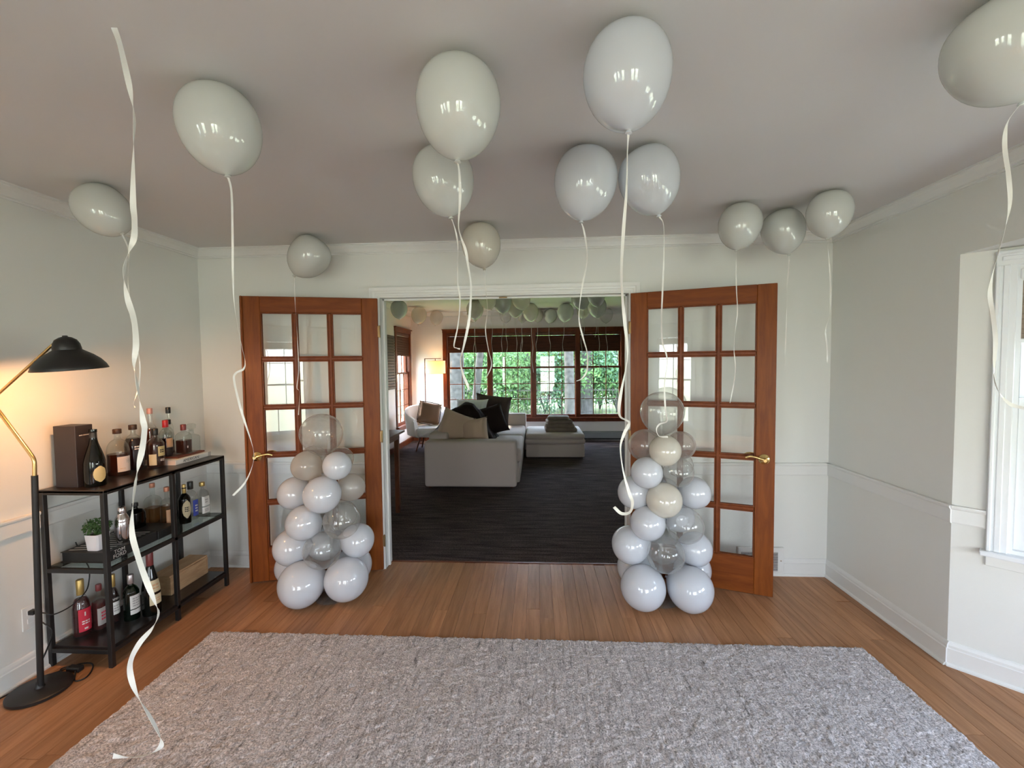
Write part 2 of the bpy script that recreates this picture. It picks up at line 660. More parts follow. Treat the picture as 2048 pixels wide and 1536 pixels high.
M_PINE = wood('pale_pine_box', (0.42, 0.25, 0.13), (0.60, 0.40, 0.23), (3, 0.9, 6), rough=0.55, scale=5.0)
M_PAPER = pmat('white_paper', (0.80, 0.78, 0.74), 0.6)
M_INK = pmat('black_ink', (0.02, 0.02, 0.02), 0.6)
M_HEATER = pmat('grey_heater_enamel', (0.30, 0.32, 0.35), 0.4)

# ------------------------------------------------------------------ the near room
# floor: sub-floor with individual oak strips lying on it
sub = tag(MB().box((XL - 0.13, YR - 0.13, -0.12), (XR + BAYD + 0.2, YB2, -0.006)).build('floor', M_GROOVE), 'oak strip floor around the grey rug', 'floor', kind='structure')
PW = 0.083
plank_mesh = {}
for i in range(int((XR + BAYD - XL) / PW) + 1):
    x0 = XL + i * PW
    x1 = min(x0 + PW, XR + BAYD)
    if x0 > XR:
        ends = [BAY1 + 0.05, BAY0 - 0.05]
    else:
        ends0 = []
        off = random.choice((0.55, 0.95, 1.35, 1.75))
        ends = [YR] + sorted(ends0 + [off + random.uniform(-0.2, 0.2), off + random.uniform(0.85, 1.15), -0.9 + random.uniform(-0.4, 0.4)]) + [YB + (0.115 if OL < (x0 + x1) / 2 < OR_ else 0)]
        ends = [e for e in ends if e <= ends[-1] - 0.25 or e == ends[-1]]
    for a, b in zip(ends[:-1], ends[1:]):
        L_ = round(b - a, 2)
        key = (round(x1 - x0, 3), L_)
        if key not in plank_mesh:
            w_, l_ = (x1 - x0) - 0.0009, (b - a) - 0.0016
            plank_mesh[key] = MB().cbox((0, 0, -0.012), (w_, l_, 0.0), 0.0007).mesh('plank', M_PLANK)
        place('plank', plank_mesh[key], sub, (x0 + 0.0007, a + 0.0008, 0.0))
thr = tag(MB().cbox((OL, YB + 0.115, -0.01), (OR_, YB2 + 0.012, 0.003), 0.002).build('trim_1', M_CHERRY), 'thin wooden threshold strip between oak floor and dark carpet', 'threshold', kind='structure')


def wall_holes(u0, u1, v0, v1, holes, th, to3):
    """slab in (u, v, w) with rectangular holes, w from 0 (room side) to th"""
    mb = MB()
    us = sorted({u0, u1, *[min(max(c, u0), u1) for h in holes for c in h[:2]]})
    vs = sorted({v0, v1, *[min(max(c, v0), v1) for h in holes for c in h[2:]]})
    for a, b in zip(us[:-1], us[1:]):
        for c, d in zip(vs[:-1], vs[1:]):
            um, vm = (a + b) / 2, (c + d) / 2
            if any(h[0] < um < h[1] and h[2] < vm < h[3] for h in holes):
                continue
            mb.box((a, 0, c), (b, th, d))
    mb.v = [Vector(to3(p.x, p.z, p.y)) for p in mb.v]
    b = bmesh.new()
    me = bpy.data.meshes.new('tmp')
    me.from_pydata([tuple(p) for p in mb.v], [], mb.f)
    b.from_mesh(me)
    bpy.data.meshes.remove(me)
    bmesh.ops.remove_doubles(b, verts=b.verts, dist=1e-5)
    b.verts.index_update()
    # drop the faces shared by two neighbouring blocks
    seen = {}
    for f in b.faces:
        seen.setdefault(tuple(sorted(v.index for v in f.verts)), []).append(f)
    dead = [f for fl in seen.values() if len(fl) > 1 for f in fl]
    bmesh.ops.delete(b, geom=dead, context='FACES')
    return MB().bm(b)


T = 0.12
tag(wall_holes(YR - T, YB + 0.06, -0.1, ZC + 0.1, [(a, b, *LEFT_Z) for a, b in LEFT_WIN], T, lambda u, v, w: (XL - w, u, v)).build('wall_left', M_WALL), 'pale left wall behind the black shelf and floor lamp', 'wall', kind='structure')
tag(wall_holes(XL, XR + T, -0.1, ZC + 0.3, [(OL - 0.02, OR_ + 0.02, -0.2, OZ + 0.02)], 0.13, lambda u, v, w: (u, YB + w, v)).build('wall_back', M_WALL), 'pale wall with the wide French door opening', 'wall', kind='structure')
tag(wall_holes(YR - T, YB + 0.06, -0.1, ZC + 0.1, [(BAY1, BAY0, -0.2, BAYZ)], T, lambda u, v, w: (XR + w, u, v)).build('wall_right', M_WALL), 'pale right wall with the bay opening', 'wall', kind='structure')
tag(wall_holes(XL - T, XR + T, -0.1, ZC + 0.1, [(a, b, *REAR_Z) for a, b in REAR_WIN], T, lambda u, v, w: (u, YR - w, v)).build('wall_rear', M_WALL), 'wall behind the viewer with three tall windows', 'wall', kind='structure')
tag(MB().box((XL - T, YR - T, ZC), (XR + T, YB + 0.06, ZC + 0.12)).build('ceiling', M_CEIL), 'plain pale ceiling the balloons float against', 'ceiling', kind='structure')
bs = MB()
pts = [(XR + T, BAY0 + 0.1), (XR + BAYD + 0.2, BAY0 + 0.1), (XR + BAYD + 0.2, BAY1 - 0.1), (XR + T, BAY1 - 0.1)]
bs.add([(x, y, BAYZ) for x, y in pts] + [(x, y, BAYZ + 0.1) for x, y in pts], [(0, 1, 2, 3), (7, 6, 5, 4), (0, 4, 5, 1), (1, 5, 6, 2), (2, 6, 7, 3), (3, 7, 4, 0)])
tag(bs.build('ceiling_bay', M_WALL), 'low soffit over the bay window', 'ceiling', kind='structure')
bay_names = ['wall_bay_angled', 'wall_bay_middle', 'wall_bay_return']
bay_labels = ['angled bay wall with white framed window at right edge', 'middle wall of the bay outside the view', 'second angled wall of the bay outside the view']
for (p, q), (s0, s1), nm, lb in zip(BAY_SEG, BAY_WIN, bay_names, bay_labels):
    d = (q - p).normalized()
    n = Vector((d.y, -d.x))
    if n.x > 0:
        n = -n
    Lg = (q - p).length
    w = wall_holes(0 if nm != 'wall_bay_middle' else -0.05, Lg + (0.05 if nm == 'wall_bay_middle' else 0.04), -0.1, BAYZ + 0.05, [(s0, s1, *BAY_Z)], 0.1, lambda u, v, w_: (p.x + d.x * u - n.x * w_, p.y + d.y * u - n.y * w_, v))
    tag(w.build(nm, M_WALL), lb, 'wall', kind='structure')

# mouldings
BASE = [(0, 0), (0.016, 0), (0.016, 0.088), (0.012, 0.092), (0.012, 0.104), (0.008, 0.116), (0.004, 0.122), (0, 0.122)]
SHOE = [(0.016, 0), (0.028, 0), (0.027, 0.008), (0.022, 0.014), (0.016, 0.016)]
RAIL = [(0, 0.731), (0.014, 0.731), (0.017, 0.738), (0.017, 0.800), (0.022, 0.806), (0.024, 0.814), (0.022, 0.8205), (0, 0.8205)]
CROWN = [(0, 2.373), (0.010, 2.373), (0.010, 2.383), (0.020, 2.385), (0.022, 2.392), (0.036, 2.412), (0.052, 2.424), (0.054, 2.430), (0.064, 2.432), (0.064, ZC + 0.002), (0, ZC + 0.002)]
d0 = (BA[1] - BA[0]).normalized()
nb = Vector((-d0.y, d0.x))
nb = nb if nb.x < 0 else -nb
runs = {
    'left': [((XL, YR), (XL, YB), (1, 0))],
    'back': [((XL, YB), (OL - 0.08, YB), (0, -1)), ((OR_ + 0.08, YB), (XR, YB), (0, -1))],
    'right': [((XR, YB), (XR, BAY0 - 0.012), (-1, 0)), ((XR, BAY1), (XR, YR), (-1, 0))],
    'bay': [((BA[0].x, BA[0].y), (BA[1].x, BA[1].y), (nb.x, nb.y)), ((BA[1].x, BA[1].y), (BA[2].x, BA[2].y), (-1, 0))],
}
names = {'left': 'left wall', 'back': 'wall beside the French doors', 'right': 'right wall', 'bay': 'angled bay wall'}
for k, rr in runs.items():
    m1, m2, m3 = MB(), MB(), MB()
    for A, B, n in rr:
        m1.run(A, B, n, BASE)
        m1.run(A, B, n, SHOE)
        m2.run(A, B, n, RAIL)
    tag(m1.build('baseboard_' + k, M_TRIM), 'pale painted baseboard along the ' + names[k], 'baseboard', kind='structure')
    if k != 'bay':
        tag(m2.build('trim_chair_rail_' + k, M_TRIM), 'flat painted chair rail along the ' + names[k], 'chair rail', kind='structure')
    else:
        mb = MB().run((BA[0].x, BA[0].y), tuple(BA[0] + d0 * 0.118), (nb.x, nb.y), RAIL)
        tag(mb.build('trim_chair_rail_bay', M_TRIM), 'short piece of chair rail ending at the white window casing', 'chair rail', kind='structure')
for k, (A, B, n) in {'left': ((XL, YR), (XL, YB), (1, 0)), 'back': ((XL, YB), (XR, YB), (0, -1)), 'right': ((XR, YB), (XR, YR), (-1, 0))}.items():
    tag(MB().run(A, B, n, CROWN).build('trim_crown_' + k, M_TRIM), 'stepped crown moulding over the ' + {'left': 'left wall', 'back': 'French doors', 'right': 'right wall and bay'}[k], 'crown moulding', kind='structure')

# opening lining and casing
lin = MB()
lin.box((OL - 0.02, YB - 0.004, 0), (OL, YB2 + 0.004, OZ))
lin.box((OR_, YB - 0.004, 0), (OR_ + 0.02, YB2 + 0.004, OZ))
lin.box((OL - 0.02, YB - 0.004, OZ), (OR_ + 0.02, YB2 + 0.004, OZ + 0.02))
lin.box((OL, YB + 0.055, 0), (OL + 0.012, YB + 0.075, OZ))
lin.box((OR_ - 0.012, YB + 0.055, 0), (OR_, YB + 0.075, OZ))
lin.box((OL, YB + 0.055, OZ - 0.012), (OR_, YB + 0.075, OZ))
jam = thing('trim_door_casing', 'pale stepped casing framing the double door opening', 'door casing', ((OL + OR_) / 2, YB, 0), kind='structure')
lin.build('jamb_lining', M_TRIM, jam)
CW = 0.075


def casing_prof():
    return [(0.0, 0.0), (0.0, 0.012), (0.012, 0.012), (0.014, 0.017), (0.030, 0.018), (0.034, 0.014), (0.046, 0.016), (0.052, 0.021), (CW, 0.023), (CW, 0.0)]


def casing_piece(P, along, out, nrm, L):
    """profile (offset out from the opening, projection) swept along"""
    pr = casing_prof()
    vs = []
    P, along, out, nrm = Vector(P), Vector(along), Vector(out), Vector(nrm)
    for t, mit in ((0, -1), (L, 1)):
        for o_, h in pr:
            vs.append(P + along * (t + mit * o_) + out * o_ + nrm * h)
    k = len(pr)
    fs = [(i, (i + 1) % k, k + (i + 1) % k, k + i) for i in range(k)] + [tuple(reversed(range(k))), tuple(range(k, 2 * k))]
    return MB().add(vs, fs)


casing_piece((OL, YB, OZ), (1, 0, 0), (0, 0, 1), (0, -1, 0), OR_ - OL).build('head_casing', M_TRIM, jam)
for sx, x in ((-1, OL), (1, OR_)):
    mb = MB()
    pr = casing_prof()
    vs = [(x + sx * o_, YB - h, 0) for o_, h in pr] + [(x + sx * o_, YB - h, OZ + o_) for o_, h in pr]
    k = len(pr)
    mb.add(vs, [(i, (i + 1) % k, k + (i + 1) % k, k + i) for i in range(k)] + [tuple(reversed(range(k))), tuple(range(k, 2 * k))])
    mb.build('side_casing', M_TRIM, jam)
MB().cbox((-0.28, YB + 0.05, OZ - 0.010), (-0.22, YB + 0.09, OZ + 0.0), 0.002).build('ball_catch', M_HINGE, jam)


# ------------------------------------------------------------------ windows (local: x along the wall, y into the room, z up)
def blind_part(parent, x0, x1, ztop, zbot, y, mat, rail_mat):
    MB().cbox((x0, y - 0.02, ztop - 0.05), (x1, y + 0.025, ztop), 0.004).build('blind_headrail', rail_mat, parent, local=True)
    s = MB()
    n = int((ztop - 0.05 - zbot) / 0.022)
    for i in range(n):
        z = ztop - 0.055 - i * 0.022
        s.cbox((x0 + 0.005, y - 0.008 + 0.004 * (i % 2), z - 0.0235), (x1 - 0.005, y + 0.012 + 0.004 * (i % 2), z), 0.003)
    o = s.build('blind_slats', mat, parent, local=True)
    o['kind'] = 'stuff'
    MB().cbox((x0 + 0.003, y - 0.012, zbot - 0.02), (x1 - 0.003, y + 0.018, zbot), 0.005).build('blind_bottom_rail', rail_mat, parent, local=True)


def sash(parent, x0, x1, z0, z1, y, cols, rows, mat, fr=0.042, th=0.03, bar=0.016, pane=True):
    f = MB()
    f.cbox((x0, y, z0), (x0 + fr, y + th, z1), 0.003)
    f.cbox((x1 - fr, y, z0), (x1, y + th, z1), 0.003)
    f.cbox((x0 + fr, y, z0), (x1 - fr, y + th, z0 + fr), 0.003)
    f.cbox((x0 + fr, y, z1 - fr), (x1 - fr, y + th, z1), 0.003)
    so = f.build('sash', mat, parent, local=True)
    a0, a1, b0, b1 = x0 + fr, x1 - fr, z0 + fr, z1 - fr
    for c in range(1, cols):
        x = a0 + (a1 - a0) * c / cols
        MB().box((x - bar / 2, y + 0.004, b0), (x + bar / 2, y + th - 0.004, b1)).build('glazing_bar', mat, so, local=True)
    for r in range(1, rows):
        z = b0 + (b1 - b0) * r / rows
        MB().box((a0, y + 0.005, z - bar / 2), (a1, y + th - 0.005, z + bar / 2)).build('glazing_bar', mat, so, local=True)
    for c in range(cols if pane else 0):
        for r in range(rows):
            p0, p1 = a0 + (a1 - a0) * c / cols, a0 + (a1 - a0) * (c + 1) / cols
            q0, q1 = b0 + (b1 - b0) * r / rows, b0 + (b1 - b0) * (r + 1) / rows
            yy = y + th / 2
            MB().add([(p0, yy, q0), (p1, yy, q0), (p1, yy, q1), (p0, yy, q1)], [(0, 1, 2, 3)]).build('pane', M_PANE, so, local=True)
    return so


def frame_M(origin, along, inward):
    a, i = Vector(along).normalized(), Vector(inward).normalized()
    return Matrix.Translation(Vector(origin)) @ Matrix((a, i, Vector((0, 0, 1)))).transposed().to_4x4()


def white_window(name, label, M, w, z0, z1, cols=2, rows_low=2, rows_up=2, blind=None, pane=True, screen=False):
    t = thing(name, label, 'window', M=M, kind='structure')
    cw = 0.066
    j = MB()
    j.box((0, -0.12, z0), (0.02, 0, z1)).box((w - 0.02, -0.12, z0), (w, 0, z1)).box((0.02, -0.12, z1 - 0.02), (w - 0.02, 0, z1)).box((0.02, -0.12, z0), (w - 0.02, 0, z0 + 0.02))
    j.build('jamb', M_WTRIM, t, local=True)

    def cs(lo, hi):
        mb = MB().cbox(lo, hi, 0.003)
        return mb
    for x0, x1, e0, e1 in ((-cw, 0.004, -cw, -cw + 0.016), (w - 0.004, w + cw, w + cw - 0.016, w + cw)):
        cs((x0, 0, z0), (x1, 0.016, z1)).cbox((e0, 0, z0), (e1, 0.028, z1), 0.004).cbox(((x0 + x1) / 2 - 0.012, 0, z0), ((x0 + x1) / 2 + 0.010, 0.021, z1), 0.003).build('side_casing', M_WTRIM, t, local=True)
    cs((-cw, 0, z1 - 0.004), (w + cw, 0.016, z1 + cw)).cbox((-cw, 0, z1 + cw - 0.016), (w + cw, 0.028, z1 + cw), 0.004).cbox((-cw + 0.02, 0, z1 + 0.02), (w + cw - 0.02, 0.021, z1 + 0.042), 0.003).build('head_casing', M_WTRIM, t, local=True)
    MB().cbox((-cw - 0.02, -0.02, z0 - 0.022), (w + cw + 0.02, 0.05, z0 + 0.002), 0.006, 2).build('sill', M_WTRIM, t, local=True)
    MB().cbox((-cw, 0, z0 - 0.075), (w + cw, 0.014, z0 - 0.022), 0.003).build('apron', M_WALL, t, local=True)
    zm = (z0 + z1) / 2 + 0.04
    sash(t, 0.02, w - 0.02, z0 + 0.02, zm + 0.02, -0.05, cols, rows_low, M_WTRIM, fr=0.04, pane=pane)
    sash(t, 0.02, w - 0.02, zm - 0.02, z1 - 0.02, -0.085, cols, rows_up, M_WTRIM, fr=0.04, pane=pane)
    if screen:
        MB().add([(0.03, -0.092, z0 + 0.03), (w - 0.03, -0.092, z0 + 0.03), (w - 0.03, -0.092, zm), (0.03, -0.092, zm)], [(0, 1, 2, 3)]).build('insect_screen', M_SCREEN, t, local=True)
    if blind:
        blind_part(t, 0.012, w - 0.012, z1 - 0.02, blind, -0.018, M_BLIND_L, M_WTRIM)
    return t


M_SCREEN = glass('insect_screen_mesh', (0.10, 0.10, 0.105), 0.0, milk=0.3, milk_col=(0.10, 0.10, 0.10), rough=0.8)
M_BLIND_L = pmat('tan_woven_blind', (0.30, 0.23, 0.18), 0.7)
M_BLIND_D = wood('dark_bamboo_blind', (0.035, 0.010, 0.005), (0.085, 0.026, 0.012), (1.2, 6, 9), rough=0.6, scale=4.0)
for k, ((p, q), (s0, s1)) in enumerate(zip(BAY_SEG, BAY_WIN)):
    d = (q - p).normalized()
    n = Vector((d.y, -d.x))
    n = n if n.x < 0 else -n
    o = p + d * s0
    lb = ['white painted window in the angled bay wall with raised woven blind', 'middle bay window out of view', 'third bay window out of view'][k]
    # keep a right-handed frame: along x inward must give up
    if d.cross(n) < 0:
        o = p + d * s1
        d = -d
    white_window('window_%d' % (k + 1), lb, frame_M((o.x, o.y, 0), (d.x, d.y, 0), (n.x, n.y, 0)), s1 - s0, *BAY_Z, cols=2, rows_low=1, rows_up=1, blind=(1.64, 1.20, 1.20)[k], pane=(k == 0), screen=(k == 0))  # blinds of the two unseen windows lowered to dim the angled bay wall
for k, (a, b) in enumerate(REAR_WIN):
    white_window('window_%d' % (k + 4), ['tall window behind the viewer mirrored in the door glass', 'middle window behind the viewer', 'right window behind the viewer'][k], frame_M((a, YR, 0), (1, 0, 0), (0, 1, 0)), b - a, *REAR_Z, cols=2, rows_low=2, rows_up=2, blind=1.95, pane=(k == 0))

for k, (a, b) in enumerate(LEFT_WIN):
    white_window('window_%d' % (k + 12), ['rear', 'nearer'][k] + ' added window in the left wall behind the viewer', frame_M((XL, b, 0), (0, -1, 0), (1, 0, 0)), b - a, *LEFT_Z, cols=2, rows_low=1, rows_up=1, blind=1.95, pane=False)

# ------------------------------------------------------------------ French doors
DW, DH, DT = 0.905, 2.033, 0.036


def french_door(name, label, hinge, free, handed):
    """local x: hinge -> free edge, local y: away from the viewer side, z up; handed = +1 when x runs to the right"""
    h, f_ = Vector(hinge), Vector(free)
    d = (f_ - h).normalized()
    ny = Vector((-d.y, d.x)) if (-d.y * 0 + d.x * 1) > 0 else Vector((d.y, -d.x))
    # y axis points away from the room (towards the wall)
    M = Matrix.Translation(Vector((h.x, h.y, 0.010))) @ Matrix((Vector((d.x, d.y, 0)), Vector((ny.x, ny.y, 0)), Vector((0, 0, 1)))).transposed().to_4x4()
    t = thing(name, label, 'door', M=M, kind='structure')
    st, tr, br = 0.112, 0.112, 0.240
    B = lambda lo, hi, r=0.003: MB().cbox(lo, hi, r)
    for x0 in (0, DW - st):
        B((x0, 0, 0), (x0 + st, DT, DH)).build('stile', M_DOORV, t, local=True)
    B((st, 0.0, DH - tr), (DW - st, DT, DH)).build('top_rail', M_DOORH, t, local=True)
    B((st, 0.0, 0), (DW - st, DT, br)).build('bottom_rail', M_DOORH, t, local=True)
    a0, a1, b0, b1 = st, DW - st, br, DH - tr
    bw = 0.026
    pw_ = (a1 - a0 - 2 * bw) / 3
    ph = (b1 - b0 - 4 * bw) / 5
    for c in (1, 2):
        x = a0 + c * pw_ + (c - 1) * bw
        MB().cbox((x, 0.003, b0), (x + bw, DT - 0.003, b1), 0.005).build('glazing_bar', M_MUNTIN, t, local=True)
    for r in range(1, 5):
        z = b0 + r * ph + (r - 1) * bw
        MB().cbox((a0, 0.004, z), (a1, DT - 0.004, z + bw), 0.005).build('glazing_bar', M_MUNTIN, t, local=True)
    for c in range(3):
        for r in range(5):
            x = a0 + c * (pw_ + bw)
            z = b0 + r * (ph + bw)
            # each old pane sits a little out of plane
            tx, tz = random.uniform(-0.0007, 0.0007), random.uniform(-0.0007, 0.0007)
            y = DT / 2
            o = MB().add([(x, y - tx - tz, z), (x + pw_, y + tx - tz, z), (x + pw_, y + tx + tz, z + ph), (x, y - tx + tz, z + ph)], [(0, 1, 2, 3)]).build('pane', M_PANE, t, local=True)
            bd = MB()
            g = 0.007
            for yy in (0.006, DT - 0.010):
                bd.box((x, yy, z), (x + g, yy + 0.004, z + ph)).box((x + pw_ - g, yy, z), (x + pw_, yy + 0.004, z + ph)).box((x + g, yy, z), (x + pw_ - g, yy + 0.004, z + g)).box((x + g, yy, z + ph - g), (x + pw_ - g, yy + 0.004, z + ph))
            bd.build('glazing_bead', M_MUNTIN, o, local=True)
    # lever handles, both faces
    hx, hz = DW - 0.062, 0.905
    for sy, y0 in ((-1, 0.0), (1, DT)):
        Rm = Matrix.Translation((hx, y0, hz)) @ Matrix.Rotation(sy * -PI / 2, 4, 'X')
        ho = MB().lathe([(0.033, 0), (0.033, 0.004), (0.029, 0.008), (0.022, 0.009), (0.018, 0.013), (0.012, 0.016), (0.011, 0.045), (0.013, 0.052), (0.010, 0.058)], 28, Rm).build('handle', M_BRASS, t, 40, local=True)
        yy = y0 + sy * 0.048
        pth = smooth_path([(hx + 0.004, yy, hz), (hx - 0.025, yy, hz + 0.010), (hx - 0.055, yy - sy * 0.004, hz + 0.018), (hx - 0.085, yy - sy * 0.008, hz + 0.020), (hx - 0.110, yy - sy * 0.012, hz + 0.010)], 5)
        MB().tube(pth, [0.010 - 0.004 * i / len(pth) for i in range(len(pth))], 8).build('lever', M_BRASS, ho, 50, local=True)
    MB().cbox((DW - 0.001, 0.008, hz - 0.06), (DW + 0.0015, DT - 0.008, hz + 0.06), 0.0005).build('latch_plate', M_BRASS, t, local=True)
    for z in (0.22, 1.01, 1.79):
        g = MB().lathe([(0.006, -0.045), (0.0065, -0.04), (0.0065, 0.04), (0.006, 0.045)], 10, Matrix.Translation((-0.010, 0.004, z)))
        g.box((-0.010, 0.001, z - 0.04), (0.004, 0.003, z + 0.04))
        g.build('hinge', M_HINGE, t, 40, local=True)
    return t


dl = french_door('door_1', 'cherry wood glazed French door folded open on the left of the opening', (-1.170, 3.196), (-2.055, 2.962), -1)
MB().cbox((DW - 0.004, -0.012, 0.0), (DW + 0.012, DT - 0.01, DH), 0.004).build('astragal', M_DOORV, dl, local=True)
french_door('door_2', 'cherry wood glazed French door folded open on the right of the opening', (0.667, 3.196), (1.490, 2.905), 1)

# ------------------------------------------------------------------ wall fittings
vt = thing('air_vent', 'pale slotted wall register low on the wall beside the right door', 'vent', (1.60, YB, 0.105))
MB().cbox((1.44, YB - 0.020, 0.008), (1.765, YB - 0.0005, 0.207), 0.004).build('frame', M_TRIM, vt)
MB().box((1.462, YB - 0.0215, 0.036), (1.720, YB - 0.0195, 0.172)).build('grille_opening', M_DARKSLOT, vt)
for i in range(16):
    z = 0.040 + i * 0.0085
    MB().box((1.462, YB - 0.0235, z), (1.720, YB - 0.0210, z + 0.0030)).build('louver', M_TRIM, vt)
MB().lathe([(0.004, 0), (0.004, 0.003), (0.002, 0.004)], 10, Matrix.Translation((1.742, YB - 0.0195, 0.11)) @ Matrix.Rotation(PI / 2, 4, 'X')).build('screw', M_HINGE, vt, 40)

op = thing('wall_outlet', 'white outlet plate on the left wall behind the lamp pole', 'outlet', (XL, 2.025, 0.30))
MB().cbox((XL + 0.0005, 1.988, 0.242), (XL + 0.006, 2.062, 0.358), 0.002).build('cover_plate', M_PLASTIC, op)
for z in (0.270, 0.312):
    MB().cbox((XL + 0.004, 2.008, z), (XL + 0.008, 2.042, z + 0.026), 0.002).build('socket', M_PLASTIC, op)
MB().cbox((XL + 0.006, 2.010, 0.315), (XL + 0.035, 2.036, 0.337), 0.003).build('plug', M_CABLE, op)

# ------------------------------------------------------------------ rug
RX0, RX1, RY0, RY1 = -1.905, 1.73, -0.15, 2.397


def build_rug():
    nx, ny = 420, 300
    xs = np.linspace(RX0, RX1, nx)
    ys = np.linspace(RY0, RY1, ny)
    gx, gy = np.meshgrid(xs, ys)
    z = 0.009 + 0.0075 * RNG.random(gx.shape)
    gx = gx + RNG.uniform(-0.003, 0.003, gx.shape)
    gy = gy + RNG.uniform(-0.003, 0.003, gy.shape)
    lump = RNG.random((ny // 4 + 2, nx // 4 + 2))
    z += 0.003 * np.kron(lump, np.ones((4, 4)))[:ny, :nx]
    z[0, :] = z[-1, :] = 0.001
    z[:, 0] = z[:, -1] = 0.001
    gx[:, 0] += RNG.uniform(-0.003, 0.004, ny)
    gx[:, -1] += RNG.uniform(-0.003, 0.004, ny)
    gy[-1, :] += RNG.uniform(-0.003, 0.004, nx)
    v = np.stack([gx.ravel(), gy.ravel(), z.ravel()], 1)
    idx = np.arange(nx * ny).reshape(ny, nx)
    f = np.stack([idx[:-1, :-1].ravel(), idx[:-1, 1:].ravel(), idx[1:, 1:].ravel(), idx[1:, :-1].ravel()], 1)
    me = bpy.data.meshes.new('pile')
    me.from_pydata(v.tolist(), [], f.tolist())
    me.shade_smooth()
    me.materials.append(M_RUG)
    return me


rug = thing('area_rug', 'large grey heathered wool rug with dark flecks on oak floor', 'rug', (0, 1.1, 0))
pile = place('pile', build_rug(), rug, (0, -1.1, 0))
MB().box((RX0 + 0.008, RY0 + 0.008, 0.0006), (RX1 - 0.008, RY1 - 0.008, 0.006)).build('backing', M_TAUPE, rug)

# ------------------------------------------------------------------ balloons
PROF = [(0.028, -1.33), (0.050, -1.325), (0.040, -1.29), (0.075, -1.255), (0.24, -1.19), (0.46, -1.065), (0.66, -0.885), (0.83, -0.64), (0.945, -0.34), (0.995, -0.04), (0.985, 0.22), (0.91, 0.50), (0.76, 0.74), (0.56, 0.89), (0.33, 0.975), (0.12, 1.0)]
PROF_R = [(0.030, -1.16), (0.055, -1.155), (0.045, -1.12), (0.10, -1.075), (0.28, -0.985), (0.50, -0.85), (0.71, -0.67), (0.88, -0.43), (0.98, -0.14), (0.995, 0.14), (0.93, 0.41), (0.79, 0.64), (0.60, 0.82), (0.38, 0.935), (0.16, 0.99), (0.05, 1.0)]


def dense(prof, n=2):
    P = smooth_path([(r, z, 0) for r, z in prof], n)
    return [(max(p.x, 0.004), p.y) for p in P]


PROF_D, PROF_RD = dense(PROF), dense(PROF_R)


def axis_M(c, up_dir):
    z = Vector(up_dir).normalized()
    x = Vector((0, 1, 0)).cross(z)
    x = x.normalized() if x.length > 1e-3 else Vector((1, 0, 0))
    y = z.cross(x)
    return Matrix.Translation(Vector(c)) @ Matrix((x, y, z)).transposed().to_4x4()


def ribbon_geo(path, width, phase=0.0, turns=2.0, a_amp=1.1):
    """flat ribbon that slowly twists as it hangs"""
    vs, fs = [], []
    n = len(path)
    for i, p in enumerate(path):
        t = (path[min(i + 1, n - 1)] - path[max(i - 1, 0)]).normalized()
        side = t.cross(Vector((0, 1, 0)))
        side = side.normalized() if side.length > 1e-4 else Vector((1, 0, 0))
        dep = side.cross(t).normalized()
        a = a_amp * math.sin(phase + turns * 2 * PI * i / n)
        w = (side * math.cos(a) + dep * math.sin(a)) * width / 2
        th = (side * -math.sin(a) + dep * math.cos(a)) * 0.00025
        vs += [p - w - th, p + w - th, p + w + th, p - w + th]
    for i in range(n - 1):
        for k in range(4):
            k2 = (k + 1) % 4
            fs.append((i * 4 + k, i * 4 + k2, (i + 1) * 4 + k2, (i + 1) * 4 + k))
    fs += [(3, 2, 1, 0), tuple(range((n - 1) * 4, n * 4))]
    return MB().add(vs, fs)


def helium(label, u, v, rpx, knot_px, mat, ribbon=None, rw=0.008, phase=0.0, turns=2.0, group='helium balloons on the dining room ceiling', R=None, y=None, ceil=ZC, ribbon_y=None):
    """balloon whose crown touches the ceiling; u, v, rpx locate its centre and width in the photograph"""
    d = ray(u, v)
    st = math.sqrt(1 + ((u - 1024) / F_PX) ** 2)
    kR = rpx / st / F_PX
    if y is None:
        t = (ceil - 0.004 - CAM.z) / (d.z + 1.0 * kR) if R is None else (ceil - 0.004 - R - CAM.z) / d.z
    else:
        t = y / d.y
    t = min(t, 8.62 / d.y)
    C = CAM + d * t
    if R is None:
        R = t * kR
    K = CAM + ray(*knot_px) * t
    ax = (C - K)
    ax = ax.normalized()
    # keep the crown just under the ceiling
    hi = max(p.z for p in MB().lathe([(r * R, z * R) for r, z in PROF_D], 24, axis_M(C, ax)).v)
    C.z += ceil - 0.001 - hi
    b = thing('balloon', label, 'balloon', C - ax * R * 1.33, group=group)
    M = axis_M(C, ax)
    MB().lathe([(r * R, z * R) for r, z in PROF_D], 40, M).build('envelope', mat, b, 60)
    kn = C - ax * R * 1.30
    MB().lathe([(0.05 * R, -0.05 * R), (0.085 * R, -0.03 * R), (0.075 * R, 0.0), (0.04 * R, 0.03 * R)], 12, axis_M(kn, ax)).build('knot', mat, b, 50)
    if ribbon:
        ry = ribbon_y or C.y
        pts = [kn] + [onY(a, b_, ry) for a, b_ in ribbon]
        n = 7
        MBr = ribbon_geo(smooth_path(pts, n), rw, phase, turns)
        MBr.build('ribbon', M_RIBBON, b, 40)
    return b


